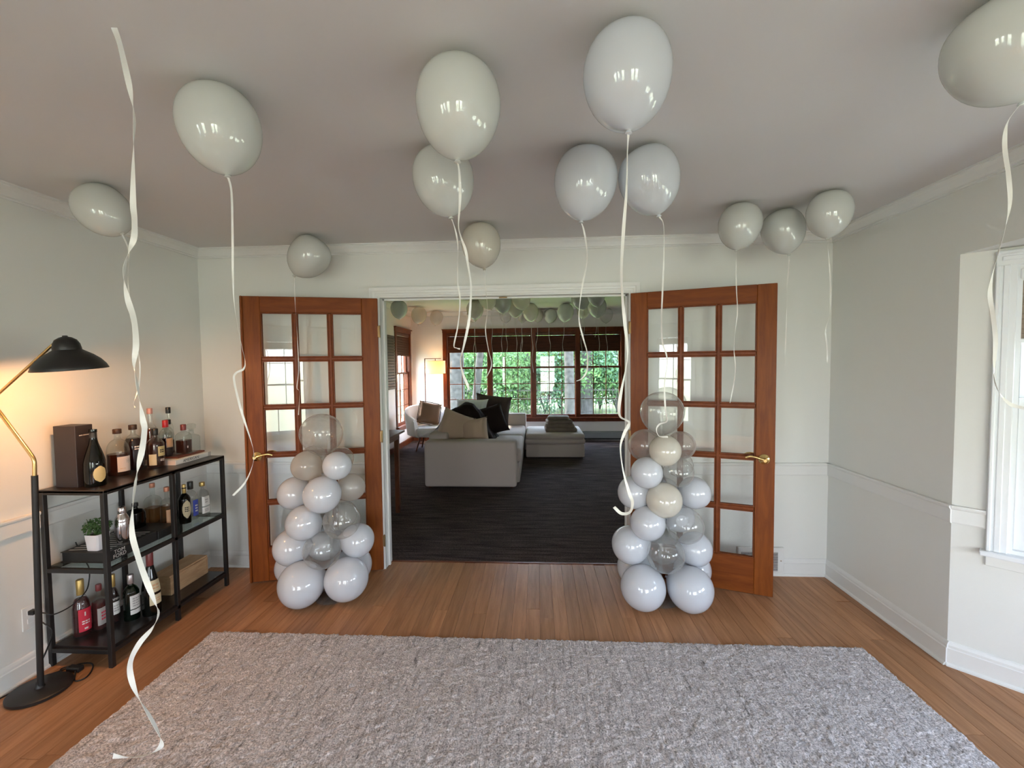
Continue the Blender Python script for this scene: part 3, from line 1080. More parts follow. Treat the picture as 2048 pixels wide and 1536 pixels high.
helium('white balloon against the ceiling at far left, tilted, above the floor lamp', 205, 418, 64, (252, 476), M_LATEX, [(256, 495), (258, 520), (256, 560), (259, 600), (262, 640), (274, 690), (280, 735), (277, 775), (268, 805), (270, 815)], 0.006, 0.3, 3)
helium('large white balloon above the left French door with a long kinked ribbon', 440, 256, 90, (456, 357), M_LATEX, [(463, 385), (465, 470), (466, 560), (470, 620), (483, 690), (490, 722), (487, 738), (472, 746), (468, 760), (478, 805), (490, 845), (503, 885), (508, 912), (502, 940), (488, 968), (466, 991)], 0.0065, 0.8, 2)
helium('large white balloon near ceiling centre, left of the topmost balloon', 917, 214, 85, (915, 326), M_LATEX, [(919, 350), (920, 400), (917, 450), (922, 475), (931, 500), (936, 530), (942, 575), (938, 640), (928, 690), (921, 720), (925, 745), (935, 770), (938, 780)], 0.008, 1.4, 2)
helium('white balloon half hidden below the large one left of centre', 887, 358, 61.5, (902, 436), M_LATEX, [(907, 448), (913, 470), (916, 500), (915, 560), (920, 600), (916, 650), (908, 690), (913, 696), (920, 698)], 0.006, 0.2, 2)
helium('small cream balloon hanging over the middle of the door opening', 962, 488, 39.5, (969, 541), M_LATEXC, [(970, 560), (972, 585), (975, 620), (971, 660), (977, 700), (983, 730), (972, 757)], 0.006, 1.0, 1.5)
helium('topmost large white balloon right of ceiling centre', 1254, 153, 90, (1257, 268), M_LATEXW, [(1255, 300), (1253, 380), (1247, 460), (1243, 540), (1245, 595), (1249, 640), (1255, 700), (1252, 735), (1243, 780), (1238, 815), (1241, 834), (1258, 845), (1248, 868), (1241, 895), (1246, 940), (1258, 985), (1265, 1005), (1260, 1024), (1243, 1027), (1228, 1014)], 0.009, 0.5, 3)
helium('left of the two touching white balloons over the door opening', 1171, 363, 63.5, (1162, 444), M_LATEXW, [(1168, 462), (1174, 500), (1173, 530), (1165, 570), (1160, 605), (1158, 640), (1166, 675), (1174, 705), (1174, 740), (1164, 757), (1153, 762)], 0.007, 1.9, 2)
helium('right of the two touching white balloons over the door opening', 1298, 357, 62, (1319, 437), M_LATEXW, [(1327, 450), (1328, 500), (1326, 560), (1323, 640), (1325, 685), (1333, 710), (1334, 730), (1329, 770), (1331, 820), (1334, 842), (1320, 848), (1313, 858), (1318, 872), (1336, 874)], 0.007, 0.0, 2.5)
helium('leftmost of the three small white balloons in the right corner', 1480, 450, 45.5, (1473, 500), M_LATEX, [(1472, 530), (1473, 580), (1475, 625), (1470, 665), (1468, 700), (1471, 735), (1467, 770), (1460, 806)], 0.006, 1.0, 2)
helium('middle and lowest of the three small white balloons in the right corner', 1566, 460, 46, (1578, 511), M_LATEX, [(1578, 530), (1574, 575), (1573, 640), (1571, 690), (1569, 740)], 0.006, 2.0, 2)
helium('rightmost of the three small white balloons in the right corner', 1659, 426, 50, (1655, 479), M_LATEX, [(1656, 500), (1660, 545), (1661, 590), (1659, 630), (1651, 660), (1654, 690), (1655, 725)], 0.006, 0.4, 2)
helium('white balloon cut off by the top right corner of the picture', 2002, 96, 106, (2046, 212), M_LATEX, [(2020, 236), (2011, 262), (2010, 300), (2017, 350), (2020, 400), (2013, 445), (1998, 500), (1984, 555), (1980, 590), (1986, 630), (1991, 680), (1988, 730), (1989, 760), (2000, 788), (2020, 808), (2050, 817)], 0.009, 1.2, 2.5, R=0.112)
helium('small white balloon tilted against the wall over the left French door', 619, 510, 42.5, (586, 553), M_LATEX, [(589, 575), (591, 620), (595, 680), (597, 740), (594, 775), (599, 785), (597, 830)], 0.005, 0.6, 2, y=2.95)

# long ribbon hanging alone from the ceiling in the foreground
RYP = 1.13
rp = [(228, 52), (240, 90), (254, 150), (264, 200), (269, 240), (267, 290), (266, 400), (269, 440), (268, 475), (259, 500), (250, 530), (248, 560), (256, 600), (268, 640), (272, 690), (268, 730), (274, 765), (279, 800), (286, 840), (289, 860), (284, 900), (276, 935), (271, 965), (266, 1010), (264, 1065), (275, 1110), (292, 1160), (310, 1205), (317, 1228), (306, 1255), (280, 1285), (262, 1320), (261, 1350), (274, 1390), (298, 1430), (319, 1470), (322, 1492), (300, 1508), (262, 1514), (226, 1512)]
rib_pts = [onY(u, v, RYP) for u, v in rp]
rib_pts[0].z = ZC - 0.002
rb = tag(ribbon_geo(smooth_path(rib_pts, 6), 0.0135, 0.4, 6.5, 1.25).build('hanging_ribbon', M_RIBBON, smooth=40), 'long white satin ribbon hanging in the left foreground down to the rug', 'ribbon')


# balloon columns
def column(label, base, items, seed):
    bx, by = base
    t = thing('balloon_column', label, 'balloon column', (bx, by, 0), group='balloon columns beside the door opening')
    top = max(onY(u, v, by).z for u, v, r, dy, m in items)
    MB().lathe([(0.11, 0.0), (0.11, 0.006), (0.10, 0.012), (0.012, 0.014), (0.010, 0.02), (0.010, top)], 20, Matrix.Translation((bx, by, 0))).build('stand', M_CLEAR, t, 40)
    for u, v, r, dy, m in items:
        y = by + dy
        C = onY(u, v, y)
        R = r * (C - CAM).dot(FWD) / F_PX
        st = math.sqrt(1 + ((u - 1024) / F_PX) ** 2)
        R /= st ** 0.5
        if C.z - R < 0.0:
            C.z = R
        ax = Vector((C.x - bx, C.y - by, 0.12 * (1 if C.z > 0.5 else -0.3)))
        if v < 880 and r > 40:
            ax = Vector((0.05, -0.02, 1))
        o = MB().lathe([(p * R, z * R) for p, z in PROF_RD], 36, axis_M(C, ax)).build('balloon', m, t, 60)
    return t


W, Cc, Pp, Bb, Cr = M_LATEXW, M_CLEAR, M_PEARL, M_BLUSH, M_LATEXC
column('tapered balloon column of white and clear balloons before the left French door', (-1.385, 2.82),
       [(604, 1169, 47, -0.12, W), (692, 1157, 44, -0.07, W), (587, 1133, 36, 0.10, W), (706, 1130, 37, 0.11, W),
        (585, 1094, 38, -0.02, W), (714, 1080, 34, 0.02, W), (645, 1100, 38, -0.10, Cc), (650, 1085, 36, 0.12, W),
        (608, 1046, 36, -0.10, W), (683, 1042, 37, -0.08, Cc), (612, 1035, 30, 0.11, W), (684, 1030, 30, 0.11, Cc),
        (590, 987, 34, 0.0, W), (645, 990, 38, -0.11, W), (702, 975, 28, 0.05, Pp), (645, 975, 30, 0.12, W),
        (614, 932, 31, -0.05, Pp), (674, 932, 29, -0.08, W), (683, 918, 24, 0.08, Cc), (628, 915, 25, 0.10, Cc),
        (643, 869, 43, 0.0, Cc)], 1)
column('tapered balloon column of white and clear balloons before the right French door', (0.79, 2.86),
       [(1287, 1174, 45, -0.12, W), (1380, 1178, 46, -0.12, W), (1272, 1135, 37, 0.09, W), (1384, 1138, 37, 0.06, W),
        (1262, 1089, 38, -0.02, W), (1389, 1098, 35, 0.0, W), (1331, 1108, 38, -0.11, Cc), (1326, 1092, 36, 0.12, Cc),
        (1296, 1047, 35, -0.09, W), (1370, 1052, 37, -0.08, Cc), (1302, 1035, 30, 0.11, W), (1358, 1035, 30, 0.11, W),
        (1270, 985, 34, 0.0, W), (1328, 1001, 36, -0.11, Cr), (1388, 986, 33, 0.01, W), (1328, 985, 30, 0.12, W),
        (1294, 946, 32, -0.09, W), (1356, 945, 31, -0.08, Cc), (1300, 935, 26, 0.09, Cc), (1360, 930, 26, 0.09, Cc),
        (1290, 891, 33, 0.02, Bb), (1330, 902, 32, -0.10, Cr), (1362, 891, 29, 0.03, Bb),
        (1324, 826, 44, 0.0, Cc)], 2)

# ------------------------------------------------------------------ black shelf with bottles
SX0, SX1, SY0, SY1 = -2.545, -2.215, 2.094, 2.938
YM = 2.515
Z_TOP, Z_MID, Z_BOT = 0.930, 0.527, 0.105
sh = thing('bar_shelf', 'black metal three-tier shelf unit with bottles against the left wall', 'shelf unit', ((SX0 + SX1) / 2, (SY0 + SY1) / 2, 0))
LW = 0.022
for y in (SY0, YM, SY1):
    for x in (SX0, SX1):
        MB().cbox((x - LW / 2, y - LW / 2, 0), (x + LW / 2, y + LW / 2, Z_TOP - 0.004), 0.0015).build('leg', M_BLACK, sh)
for z in (Z_TOP - 0.004, Z_MID - 0.008, Z_BOT - 0.010):
    for x in (SX0, SX1):
        MB().cbox((x - LW / 2, SY0 + LW / 2, z - 0.022), (x + LW / 2, SY1 - LW / 2, z), 0.0015).build('side_rail', M_BLACK, sh)
    for y in (SY0, SY1):
        MB().cbox((SX0 + LW / 2, y - LW / 2, z - 0.022), (SX1 - LW / 2, y + LW / 2, z), 0.0015).build('end_rail', M_BLACK, sh)
MB().cbox((SX0 - LW / 2, SY0 - LW / 2, Z_TOP - 0.016), (SX1 + LW / 2, SY1 + LW / 2, Z_TOP), 0.002).build('top_shelf', M_BLACKBROWN, sh)
MB().cbox((SX0 + 0.004, SY0 + 0.004, Z_MID - 0.008), (SX1 - 0.004, SY1 - 0.004, Z_MID), 0.001).build('glass_shelf', M_SHELFGLASS, sh)
MB().cbox((SX0 + 0.004, SY0 + 0.004, Z_BOT - 0.016), (SX1 - 0.004, SY1 - 0.004, Z_BOT), 0.002).build('bottom_shelf', M_BLACKBROWN, sh)

GL_CLEAR = glass('clear_bottle_glass', (0.93, 0.95, 0.94), 0.06, edge=0.25, milk=0.02, milk_col=(0.7, 0.72, 0.70))
GL_GREEN = glass('green_bottle_glass', (0.06, 0.16, 0.08), 0.06, milk=0.25, milk_col=(0.008, 0.03, 0.014))
GL_DARK = glass('dark_bottle_glass', (0.03, 0.03, 0.02), 0.05, milk=0.6, milk_col=(0.006, 0.007, 0.005))


def liquid(name, tint, milk_col, milk=0.35):
    return glass(name, tint, 0.02, milk=milk, milk_col=milk_col)


LQ_AMBER = liquid('amber_spirit', (0.55, 0.17, 0.04), (0.20, 0.045, 0.008), 0.45)
LQ_WHISKY = liquid('whisky', (0.40, 0.09, 0.025), (0.10, 0.018, 0.006), 0.5)
LQ_GOLD = liquid('gold_spirit', (0.75, 0.50, 0.25), (0.32, 0.16, 0.06), 0.35)
LQ_RED = liquid('red_aperitif', (0.45, 0.03, 0.03), (0.16, 0.010, 0.012), 0.5)
LQ_DARKRED = liquid('dark_red_aperitif', (0.20, 0.015, 0.012), (0.05, 0.004, 0.004), 0.6)
LQ_PINK = liquid('pink_spirit', (0.60, 0.10, 0.10), (0.22, 0.035, 0.035), 0.45)
LQ_CLEAR = glass('clear_spirit', (0.93, 0.95, 0.96), 0.01)
P_WHITE, P_CREAM = M_PAPER, pmat('cream_label', (0.66, 0.56, 0.36), 0.55)
P_GOLD = pmat('gold_label', (0.55, 0.45, 0.22), 0.4)
P_RED = pmat('red_label', (0.62, 0.03, 0.06), 0.45)
P_BLUE = pmat('blue_label', (0.05, 0.08, 0.42), 0.4)
P_TAN = pmat('tan_label', (0.62, 0.36, 0.20), 0.55)
P_PALE = pmat('pale_pink_label', (0.74, 0.62, 0.56), 0.55)
P_BLACK = pmat('black_label', (0.015, 0.015, 0.015), 0.5)
P_GREY = pmat('silver_grey_print', (0.45, 0.42, 0.40), 0.4)
CAPS = {k: pmat(k + '_cap', c, r_, m_) for k, (c, r_, m_) in {'black': ((0.012, 0.012, 0.012), 0.35, 0), 'red': ((0.45, 0.012, 0.02), 0.35, 0), 'brown': ((0.05, 0.022, 0.012), 0.4, 0), 'gold': ((0.52, 0.36, 0.12), 0.35, 0.6), 'copper': ((0.55, 0.22, 0.13), 0.4, 0.3), 'silver': ((0.55, 0.50, 0.50), 0.3, 0.8), 'cork': ((0.42, 0.27, 0.12), 0.8, 0), 'pink': ((0.60, 0.30, 0.26), 0.4, 0.2), 'wine': ((0.18, 0.03, 0.03), 0.4, 0)}.items()}


def bottle_prof(kind, H, R):
    """outline from base to lip, heights as fractions of H"""
    if kind == 'champagne':
        p = [(0.86, 0), (1, 0.02), (1, 0.34), (0.95, 0.45), (0.72, 0.60), (0.45, 0.74), (0.34, 0.84), (0.32, 0.94), (0.36, 0.95), (0.36, 1.0)]
    elif kind == 'round':
        p = [(0.88, 0), (1, 0.03), (1, 0.48), (0.97, 0.56), (0.85, 0.66), (0.62, 0.735), (0.38, 0.775), (0.27, 0.80), (0.26, 0.90), (0.32, 0.905), (0.32, 0.93)]
    elif kind == 'tall':
        p = [(0.90, 0), (1, 0.02), (1, 0.55), (0.95, 0.615), (0.75, 0.675), (0.45, 0.715), (0.36, 0.74), (0.34, 0.92), (0.40, 0.925), (0.40, 0.94)]
    elif kind == 'flask':
        p = [(0.92, 0), (1, 0.025), (1, 0.56), (0.93, 0.64), (0.68, 0.715), (0.38, 0.76), (0.31, 0.79), (0.30, 0.89), (0.36, 0.895), (0.36, 0.92)]
    else:  # liqueur: sloping shoulders
        p = [(0.90, 0), (1, 0.02), (1, 0.46), (0.97, 0.52), (0.80, 0.62), (0.52, 0.70), (0.34, 0.76), (0.31, 0.92), (0.36, 0.925), (0.36, 0.94)]
    return [(r * R, z * H) for r, z in p]


def rad_at(prof, z):
    for (r0, z0), (r1, z1) in zip(prof[:-1], prof[1:]):
        if z0 <= z <= z1 and z1 > z0:
            return r0 + (r1 - r0) * (z - z0) / (z1 - z0)
    return prof[-1][0]


def patch(prof, z0, z1, ac, ah, sq=None, off=0.0012, n=14, oval=False):
    """label wrapped on the bottle between two heights, ac = facing angle, ah = half width (radians)"""
    vs, fs = [], []
    rows = 7 if oval else 3
    for j in range(rows):
        t = j / (rows - 1)
        z = z0 + (z1 - z0) * t
        hw = ah * (math.sqrt(max(0.02, 1 - (2 * t - 1) ** 2)) if oval else 1)
        r = rad_at(prof, z) + off
        for i in range(n + 1):
            a = ac + hw * (2 * i / n - 1)
            c, s = math.cos(a), math.sin(a)
            if sq:
                q = (abs(c) ** sq + abs(s) ** sq) ** (-1.0 / sq)
                c, s = c * q, s * q
            vs.append((r * c, r * s, z))
    for j in range(rows - 1):
        for i in range(n):
            fs.append((j * (n + 1) + i, j * (n + 1) + i + 1, (j + 1) * (n + 1) + i + 1, (j + 1) * (n + 1) + i))
    return MB().add(vs, fs)


def wrap_text(prof, body, size, zc, ac, sq=None, off=0.0022):
    vs, fs = text_geo(body, size)
    out = []
    r = rad_at(prof, zc) + off
    for p in vs:
        a = ac + p.x / r
        c, s = math.cos(a), math.sin(a)
        if sq:
            q = (abs(c) ** sq + abs(s) ** sq) ** (-1.0 / sq)
            c, s = c * q, s * q
        out.append((r * c, r * s, zc + p.y))
    return MB().add(out, fs)


def wrap_print(prof, lines, width, pitch, zc, ac, sq=None, off=0.0022, seed=1):
    """rows of small print too fine to read: thin wrapped bars"""
    rg = random.Random(seed)
    mb = MB()
    r = rad_at(prof, zc) + off
    for i in range(lines):
        z = zc + (i - (lines - 1) / 2) * pitch
        x = -width / 2
        while x < width / 2 - 0.002:
            w = min(rg.uniform(0.25, 0.5) * width, width / 2 - x)
            vs = []
            for k in range(5):
                a = ac + (x + w * k / 4) / r
                c, s_ = math.cos(a), math.sin(a)
                if sq:
                    q = (abs(c) ** sq + abs(s_) ** sq) ** (-1.0 / sq)
                    c, s_ = c * q, s_ * q
                vs += [(r * c, r * s_, z - pitch * 0.27), (r * c, r * s_, z + pitch * 0.27)]
            mb.add(vs, [(2 * k, 2 * k + 2, 2 * k + 3, 2 * k + 1) for k in range(4)])
            x += w + 0.08 * width
    return mb


def bottle(label, x, y, z, H, R, kind, gl, liq=None, level=0.6, cap=None, capr=None, capz=(0.90, 1.0), labels=(), sq=None, texts=(), group='bottles on the bar shelf', rot=0.0):
    b = thing('bottle', label, 'bottle', M=Matrix.Translation((x, y, z)) @ Matrix.Rotation(rot, 4, 'Z'), group=group)
    raw = bottle_prof(kind, H, R)
    P = smooth_path([(r, zz, 0) for r, zz in raw], 3)
    prof = [(max(p.x, 0.002), max(p.y, 0.0)) for p in P]
    MB().lathe(prof, 28, None, sq).build('glass_body', gl, b, 40, local=True)
    if liq:
        zl = level * H
        lp = [(r * 0.93, max(zz, 0.006)) for r, zz in prof if zz < zl] + [(rad_at(prof, zl) * 0.93, zl)]
        MB().lathe(lp, 28, None, sq).build('contents', liq, b, 40, local=True)
    if cap:
        cr_ = capr or R * 0.40
        z0, z1 = capz[0] * H, capz[1] * H
        MB().lathe([(cr_ * 0.96, z0), (cr_, z0 + 0.002), (cr_, z1 - 0.003), (cr_ * 0.9, z1)], 20).build('cap', CAPS[cap], b, 40, local=True)
    for lb in labels:
        z0, z1, ac, ah, m = lb[:5]
        patch(prof, z0 * H, z1 * H, ac - rot, ah, sq, oval=(len(lb) > 5)).build('paper_label', m, b, 40, local=True)
    for body, size, zc, ac, m in texts:
        if isinstance(body, tuple):
            wrap_print(prof, body[0], body[1], size, zc * H, ac - rot, sq, seed=int(H * 1000)).build('small_print', m, b, local=True)
        else:
            wrap_text(prof, body, size, zc * H, ac - rot, sq).build('lettering', m, b, local=True)
    return b


A0 = -0.55     # direction (rad) the labels look: into the room and towards the viewer
zt, zm_, zb_ = Z_TOP, Z_MID, Z_BOT
# top shelf
gb = thing('gift_box', 'tall black gift box on the near end of the top shelf', 'box', (-2.45, 2.175, zt))
MB().cbox((-2.513, 2.130, zt), (-2.392, 2.222, zt + 0.322), 0.002).build('box_body', pmat('black_box_card', (0.022, 0.017, 0.020), 0.5), gb)
gl_ = MB()
for a_, b_ in ((2.150, 2.168), (2.171, 2.200)):
    gl_.box((-2.3922, a_, zt + 0.2675), (-2.3914, b_, zt + 0.2725))
gl_.build('small_print', P_GREY, gb)
bottle('dark champagne bottle with shield label standing before the black box', -2.342, 2.176, zt, 0.300, 0.046, 'champagne', GL_DARK, cap='black', capr=0.0155, capz=(0.72, 0.985),
       labels=[(0.08, 0.36, A0 + 0.25, 0.62, P_GOLD, 'o')])
bottle('broad whisky bottle with pale label on the top shelf', -2.425, 2.390, zt, 0.270, 0.053, 'round', GL_CLEAR, LQ_WHISKY, 0.47, 'brown', 0.021, (0.90, 1.0),
       labels=[(0.10, 0.42, A0 + 0.30, 0.62, P_PALE)], texts=[('*', 0.060, 0.27, A0 + 0.62, P_GREY), ((1, 0.03), 0.006, 0.17, A0 + 0.15, P_TAN)])
bottle('round-shouldered bottle of dark rum with white print on the top shelf', -2.470, 2.535, zt, 0.275, 0.047, 'round', GL_CLEAR, LQ_DARKRED, 0.70, 'brown', 0.021, (0.89, 1.0),
       texts=[((2, 0.026), 0.014, 0.50, A0 + 0.1, P_PALE)])
bottle('tall amber bottle with a pink cap behind the hanging ribbon', -2.500, 2.690, zt, 0.360, 0.036, 'tall', GL_CLEAR, LQ_AMBER, 0.64, 'pink', 0.0155, (0.90, 1.0))
bottle('bourbon bottle with cream and gold labels and black cap near the white book', -2.385, 2.595, zt, 0.242, 0.046, 'flask', GL_CLEAR, LQ_WHISKY, 0.66, 'black', 0.0175, (0.83, 1.0),
       labels=[(0.08, 0.36, A0 - 0.62, 0.42, P_CREAM), (0.30, 0.55, A0 + 0.48, 0.50, P_GOLD)], texts=[((2, 0.026), 0.012, 0.43, A0 + 0.45, M_INK), ((2, 0.030), 0.008, 0.20, A0 + 0.5, P_PALE)])
bk = thing('book', 'white coffee table book with black spine lettering on the top shelf', 'book', (-2.39, 2.76, zt))
MB().box((-2.502, 2.644, zt + 0.003), (-2.300, 2.936, zt + 0.029)).build('pages', P_PALE, bk)
cov = MB()
cov.cbox((-2.505, 2.640, zt), (-2.297, 2.940, zt + 0.003), 0.001).cbox((-2.505, 2.640, zt + 0.029), (-2.297, 2.940, zt + 0.032), 0.001).cbox((-2.300, 2.640, zt + 0.002), (-2.295, 2.940, zt + 0.030), 0.001)
cov.build('cover', M_PAPER, bk)
vs, fs = text_geo('AMERICAN', 0.027)
MB().add([(-2.2945, 2.765 + p.x, zt + 0.0155 + p.y) for p in vs], fs).build('lettering', M_INK, bk)
MB().box((-2.2948, 2.914, zt + 0.001), (-2.2942, 2.940, zt + 0.031)).build('spine_band', P_GREY, bk)
b2 = thing('book', 'thin reddish brown book lying on the white book', 'book', (-2.40, 2.80, zt + 0.032))
MB().cbox((-2.50, 2.690, zt + 0.0325), (-2.325, 2.925, zt + 0.044), 0.002).build('cover', pmat('red_brown_cover', (0.14, 0.035, 0.020), 0.4), b2)
zz = zt + 0.0445
bottle('bottle with a tall red cap standing on the stacked books', -2.425, 2.720, zz, 0.235, 0.036, 'flask', GL_CLEAR, LQ_DARKRED, 0.50, 'red', 0.0165, (0.80, 1.0), labels=[(0.25, 0.50, A0 + 0.35, 0.60, P_TAN)])
bottle('small bottle with black stopper behind the red capped one', -2.468, 2.790, zz, 0.230, 0.032, 'round', GL_CLEAR, LQ_WHISKY, 0.40, 'black', 0.0165, (0.86, 1.0))
bottle('tall clear bottle with long neck and black cap at the back of the top shelf', -2.525, 2.860, zt + 0.0005, 0.350, 0.026, 'tall', GL_CLEAR, LQ_CLEAR, 0.5, 'black', 0.0145, (0.88, 1.0))
bottle('square shouldered small whisky bottle with red cap on the books', -2.375, 2.805, zz, 0.195, 0.038, 'flask', GL_CLEAR, LQ_WHISKY, 0.46, 'wine', 0.0165, (0.80, 1.0), sq=5.0, texts=[((1, 0.010), 0.026, 0.24, A0 + 0.2, P_PALE)])
dc = thing('decanter', 'clear square glass decanter with stopper at the far end of the books', 'decanter', (-2.395, 2.890, zz))
MB().lathe([(0.036, 0), (0.040, 0.004), (0.040, 0.095), (0.034, 0.108), (0.016, 0.118), (0.014, 0.140), (0.019, 0.146)], 24, Matrix.Translation((-2.385, 2.884, zz)), 5.0).build('body', GL_CLEAR, dc, 40)
MB().lathe([(0.010, 0.138), (0.012, 0.150), (0.022, 0.158), (0.024, 0.180), (0.018, 0.190)], 16, Matrix.Translation((-2.385, 2.884, zz)), 4.0).build('stopper', GL_CLEAR, dc, 40)

# middle shelf
tb = thing('book', 'thick black coffee table book under the potted plant', 'book', (-2.39, 2.28, zm_))
MB().box((-2.515, 2.143, zm_ + 0.003), (-2.268, 2.437, zm_ + 0.053)).build('pages', P_BLACK, tb)
cv = MB().cbox((-2.520, 2.138, zm_), (-2.262, 2.442, zm_ + 0.004), 0.001).cbox((-2.520, 2.138, zm_ + 0.052), (-2.262, 2.442, zm_ + 0.056), 0.001).cbox((-2.267, 2.138, zm_ + 0.002), (-2.260, 2.442, zm_ + 0.054), 0.001)
cv.build('cover', P_BLACK, tb)
vs, fs = text_geo('TOM\nFORD', 0.029)
MB().add([(-2.2592, 2.208 + p.x, zm_ + 0.029 + p.y) for p in vs], fs).build('lettering', M_PAPER, tb)
art = MB()
for i in range(9):
    yy = 2.160 + i * 0.029
    art.add([(-2.50, yy, zm_ + 0.0564), (-2.29, yy + 0.030, zm_ + 0.0564), (-2.29, yy + 0.040, zm_ + 0.0564), (-2.50, yy + 0.011, zm_ + 0.0564)], [(0, 1, 2, 3)])
art.build('cover_print', M_PAPER, tb)
tr_ = thing('serving_tray', 'black box tray behind the steel cocktail shaker', 'tray', (-2.38, 2.50, zm_))
MB().cbox((-2.50, 2.448, zm_), (-2.258, 2.590, zm_ + 0.050), 0.003).build('body', P_BLACK, tr_)
MB().cbox((-2.495, 2.453, zm_ + 0.048), (-2.263, 2.585, zm_ + 0.052), 0.001).build('lid', M_BLACK, tr_)

zp = zm_ + 0.0568
pt = thing('potted_plant', 'small leafy green plant in a white square pot on the black book', 'plant', (-2.360, 2.188, zp))
px, py = -2.360, 2.188
MB().lathe([(0.032, 0), (0.034, 0.002), (0.041, 0.083), (0.041, 0.086), (0.037, 0.086), (0.036, 0.074)], 28, Matrix.Translation((px, py, zp)), 6.0).build('pot', M_POT, pt, 35)
MB().lathe([(0.036, 0.070), (0.036, 0.076), (0.02, 0.079)], 20, Matrix.Translation((px, py, zp)), 6.0).build('soil', M_SOIL, pt)


def leaf_quads(n, cen, rad, size, seed, squash=1.0, hollow=0.0):
    rg = np.random.default_rng(seed)
    d = rg.normal(size=(n, 3))
    d /= np.linalg.norm(d, axis=1)[:, None]
    rr = (hollow + (1 - hollow) * rg.random(n) ** (1 / 3.0))[:, None]
    p = np.array(cen) + d * rr * np.array(rad)
    a = rg.normal(size=(n, 3))
    a /= np.linalg.norm(a, axis=1)[:, None]
    b = np.cross(a, d + 0.3 * rg.normal(size=(n, 3)))
    b /= np.maximum(np.linalg.norm(b, axis=1)[:, None], 1e-6)
    s = size * (0.6 + 0.8 * rg.random((n, 1)))
    v = np.stack([p - a * s, p + b * s * 0.45, p + a * s, p - b * s * 0.45], 1).reshape(-1, 3)
    return v, n


def leaf_mesh(name, clusters, mat):
    allv, tot = [], 0
    for c in clusters:
        v, n = leaf_quads(*c)
        allv.append(v)
        tot += n
    V = np.concatenate(allv)
    me = bpy.data.meshes.new(name)
    me.from_pydata(V.tolist(), [], np.arange(tot * 4).reshape(-1, 4).tolist())
    me.materials.append(mat)
    return me


stems = MB()
for i in range(16):
    a = random.uniform(0, 2 * PI)
    r = random.uniform(0.02, 0.055)
    stems.tube([(px, py, zp + 0.07), (px + r * 0.5 * math.cos(a), py + r * 0.5 * math.sin(a), zp + 0.11), (px + r * math.cos(a), py + r * math.sin(a), zp + random.uniform(0.12, 0.165))], 0.0013, 5)
stems.build('stems', M_HERB, pt)
inv = wm(pt).inverted()
hm = leaf_mesh('foliage', [(420, (px, py, zp + 0.118), (0.062, 0.062, 0.048), 0.0085, 11, 1.0, 0.3)], M_HERB)
hm.transform(inv)
fo = place('foliage', hm, pt)
fo['kind'] = 'stuff'

sk = thing('cocktail_shaker', 'polished steel cocktail shaker on the black book', 'shaker', (-2.312, 2.282, zp))
Ms = Matrix.Translation((-2.312, 2.282, zp))
MB().lathe([(0.024, 0), (0.026, 0.004), (0.034, 0.05), (0.036, 0.085), (0.034, 0.112), (0.033, 0.116)], 28, Ms).build('cup', M_STEEL, sk, 35)
MB().lathe([(0.0335, 0.116), (0.0335, 0.124), (0.030, 0.138), (0.021, 0.156), (0.020, 0.162)], 28, Ms).build('strainer_top', M_STEEL, sk, 35)
MB().lathe([(0.0195, 0.162), (0.020, 0.164), (0.0195, 0.190), (0.016, 0.197), (0.008, 0.200)], 24, Ms).build('cap', M_STEEL, sk, 35)
bottle('squat black bottle behind the cocktail shaker', -2.455, 2.510, zm_ + 0.0525, 0.150, 0.040, 'flask', GL_DARK, cap='black', capr=0.016, capz=(0.86, 1.0), sq=5.0)
bottle('tequila bottle with red cap standing behind the tray', -2.475, 2.655, zm_, 0.285, 0.038, 'tall', GL_CLEAR, LQ_GOLD, 0.45, 'copper', 0.015, (0.90, 1.0), sq=6.0)
bottle('shorter bottle with copper cap and tan label beside the tall tequila', -2.375, 2.650, zm_, 0.262, 0.031, 'tall', GL_CLEAR, LQ_GOLD, 0.55, 'copper', 0.0145, (0.89, 1.0), labels=[(0.08, 0.46, A0 + 0.3, 0.75, P_TAN)], sq=5.0)
bottle('brown bottle with oval cream label beside the middle shelf leg', -2.330, 2.735, zm_, 0.255, 0.034, 'flask', GL_DARK, cap='gold', capr=0.011, capz=(0.76, 1.0), labels=[(0.14, 0.60, A0 + 0.05, 0.75, P_CREAM, 'o')], texts=[((3, 0.026), 0.012, 0.37, A0 + 0.05, M_INK)])
bottle('clear vodka bottle with blue label and black cap', -2.345, 2.805, zm_, 0.255, 0.040, 'flask', GL_CLEAR, LQ_CLEAR, 0.5, 'black', 0.0175, (0.80, 1.0), labels=[(0.10, 0.52, A0 + 0.50, 0.55, P_BLUE)], texts=[((3, 0.020), 0.018, 0.30, A0 + 0.50, M_PAPER)])
bottle('clear gin bottle with white label at the far end of the glass shelf', -2.325, 2.885, zm_, 0.230, 0.034, 'round', GL_CLEAR, LQ_CLEAR, 0.5, 'gold', 0.0165, (0.88, 1.0), labels=[(0.08, 0.27, A0 + 0.3, 0.75, P_WHITE), (0.30, 0.58, A0 + 0.3, 0.75, P_WHITE)], texts=[((2, 0.022), 0.016, 0.45, A0 + 0.3, P_GREY), ((2, 0.030), 0.010, 0.18, A0 + 0.3, P_GREY)], sq=5.0)

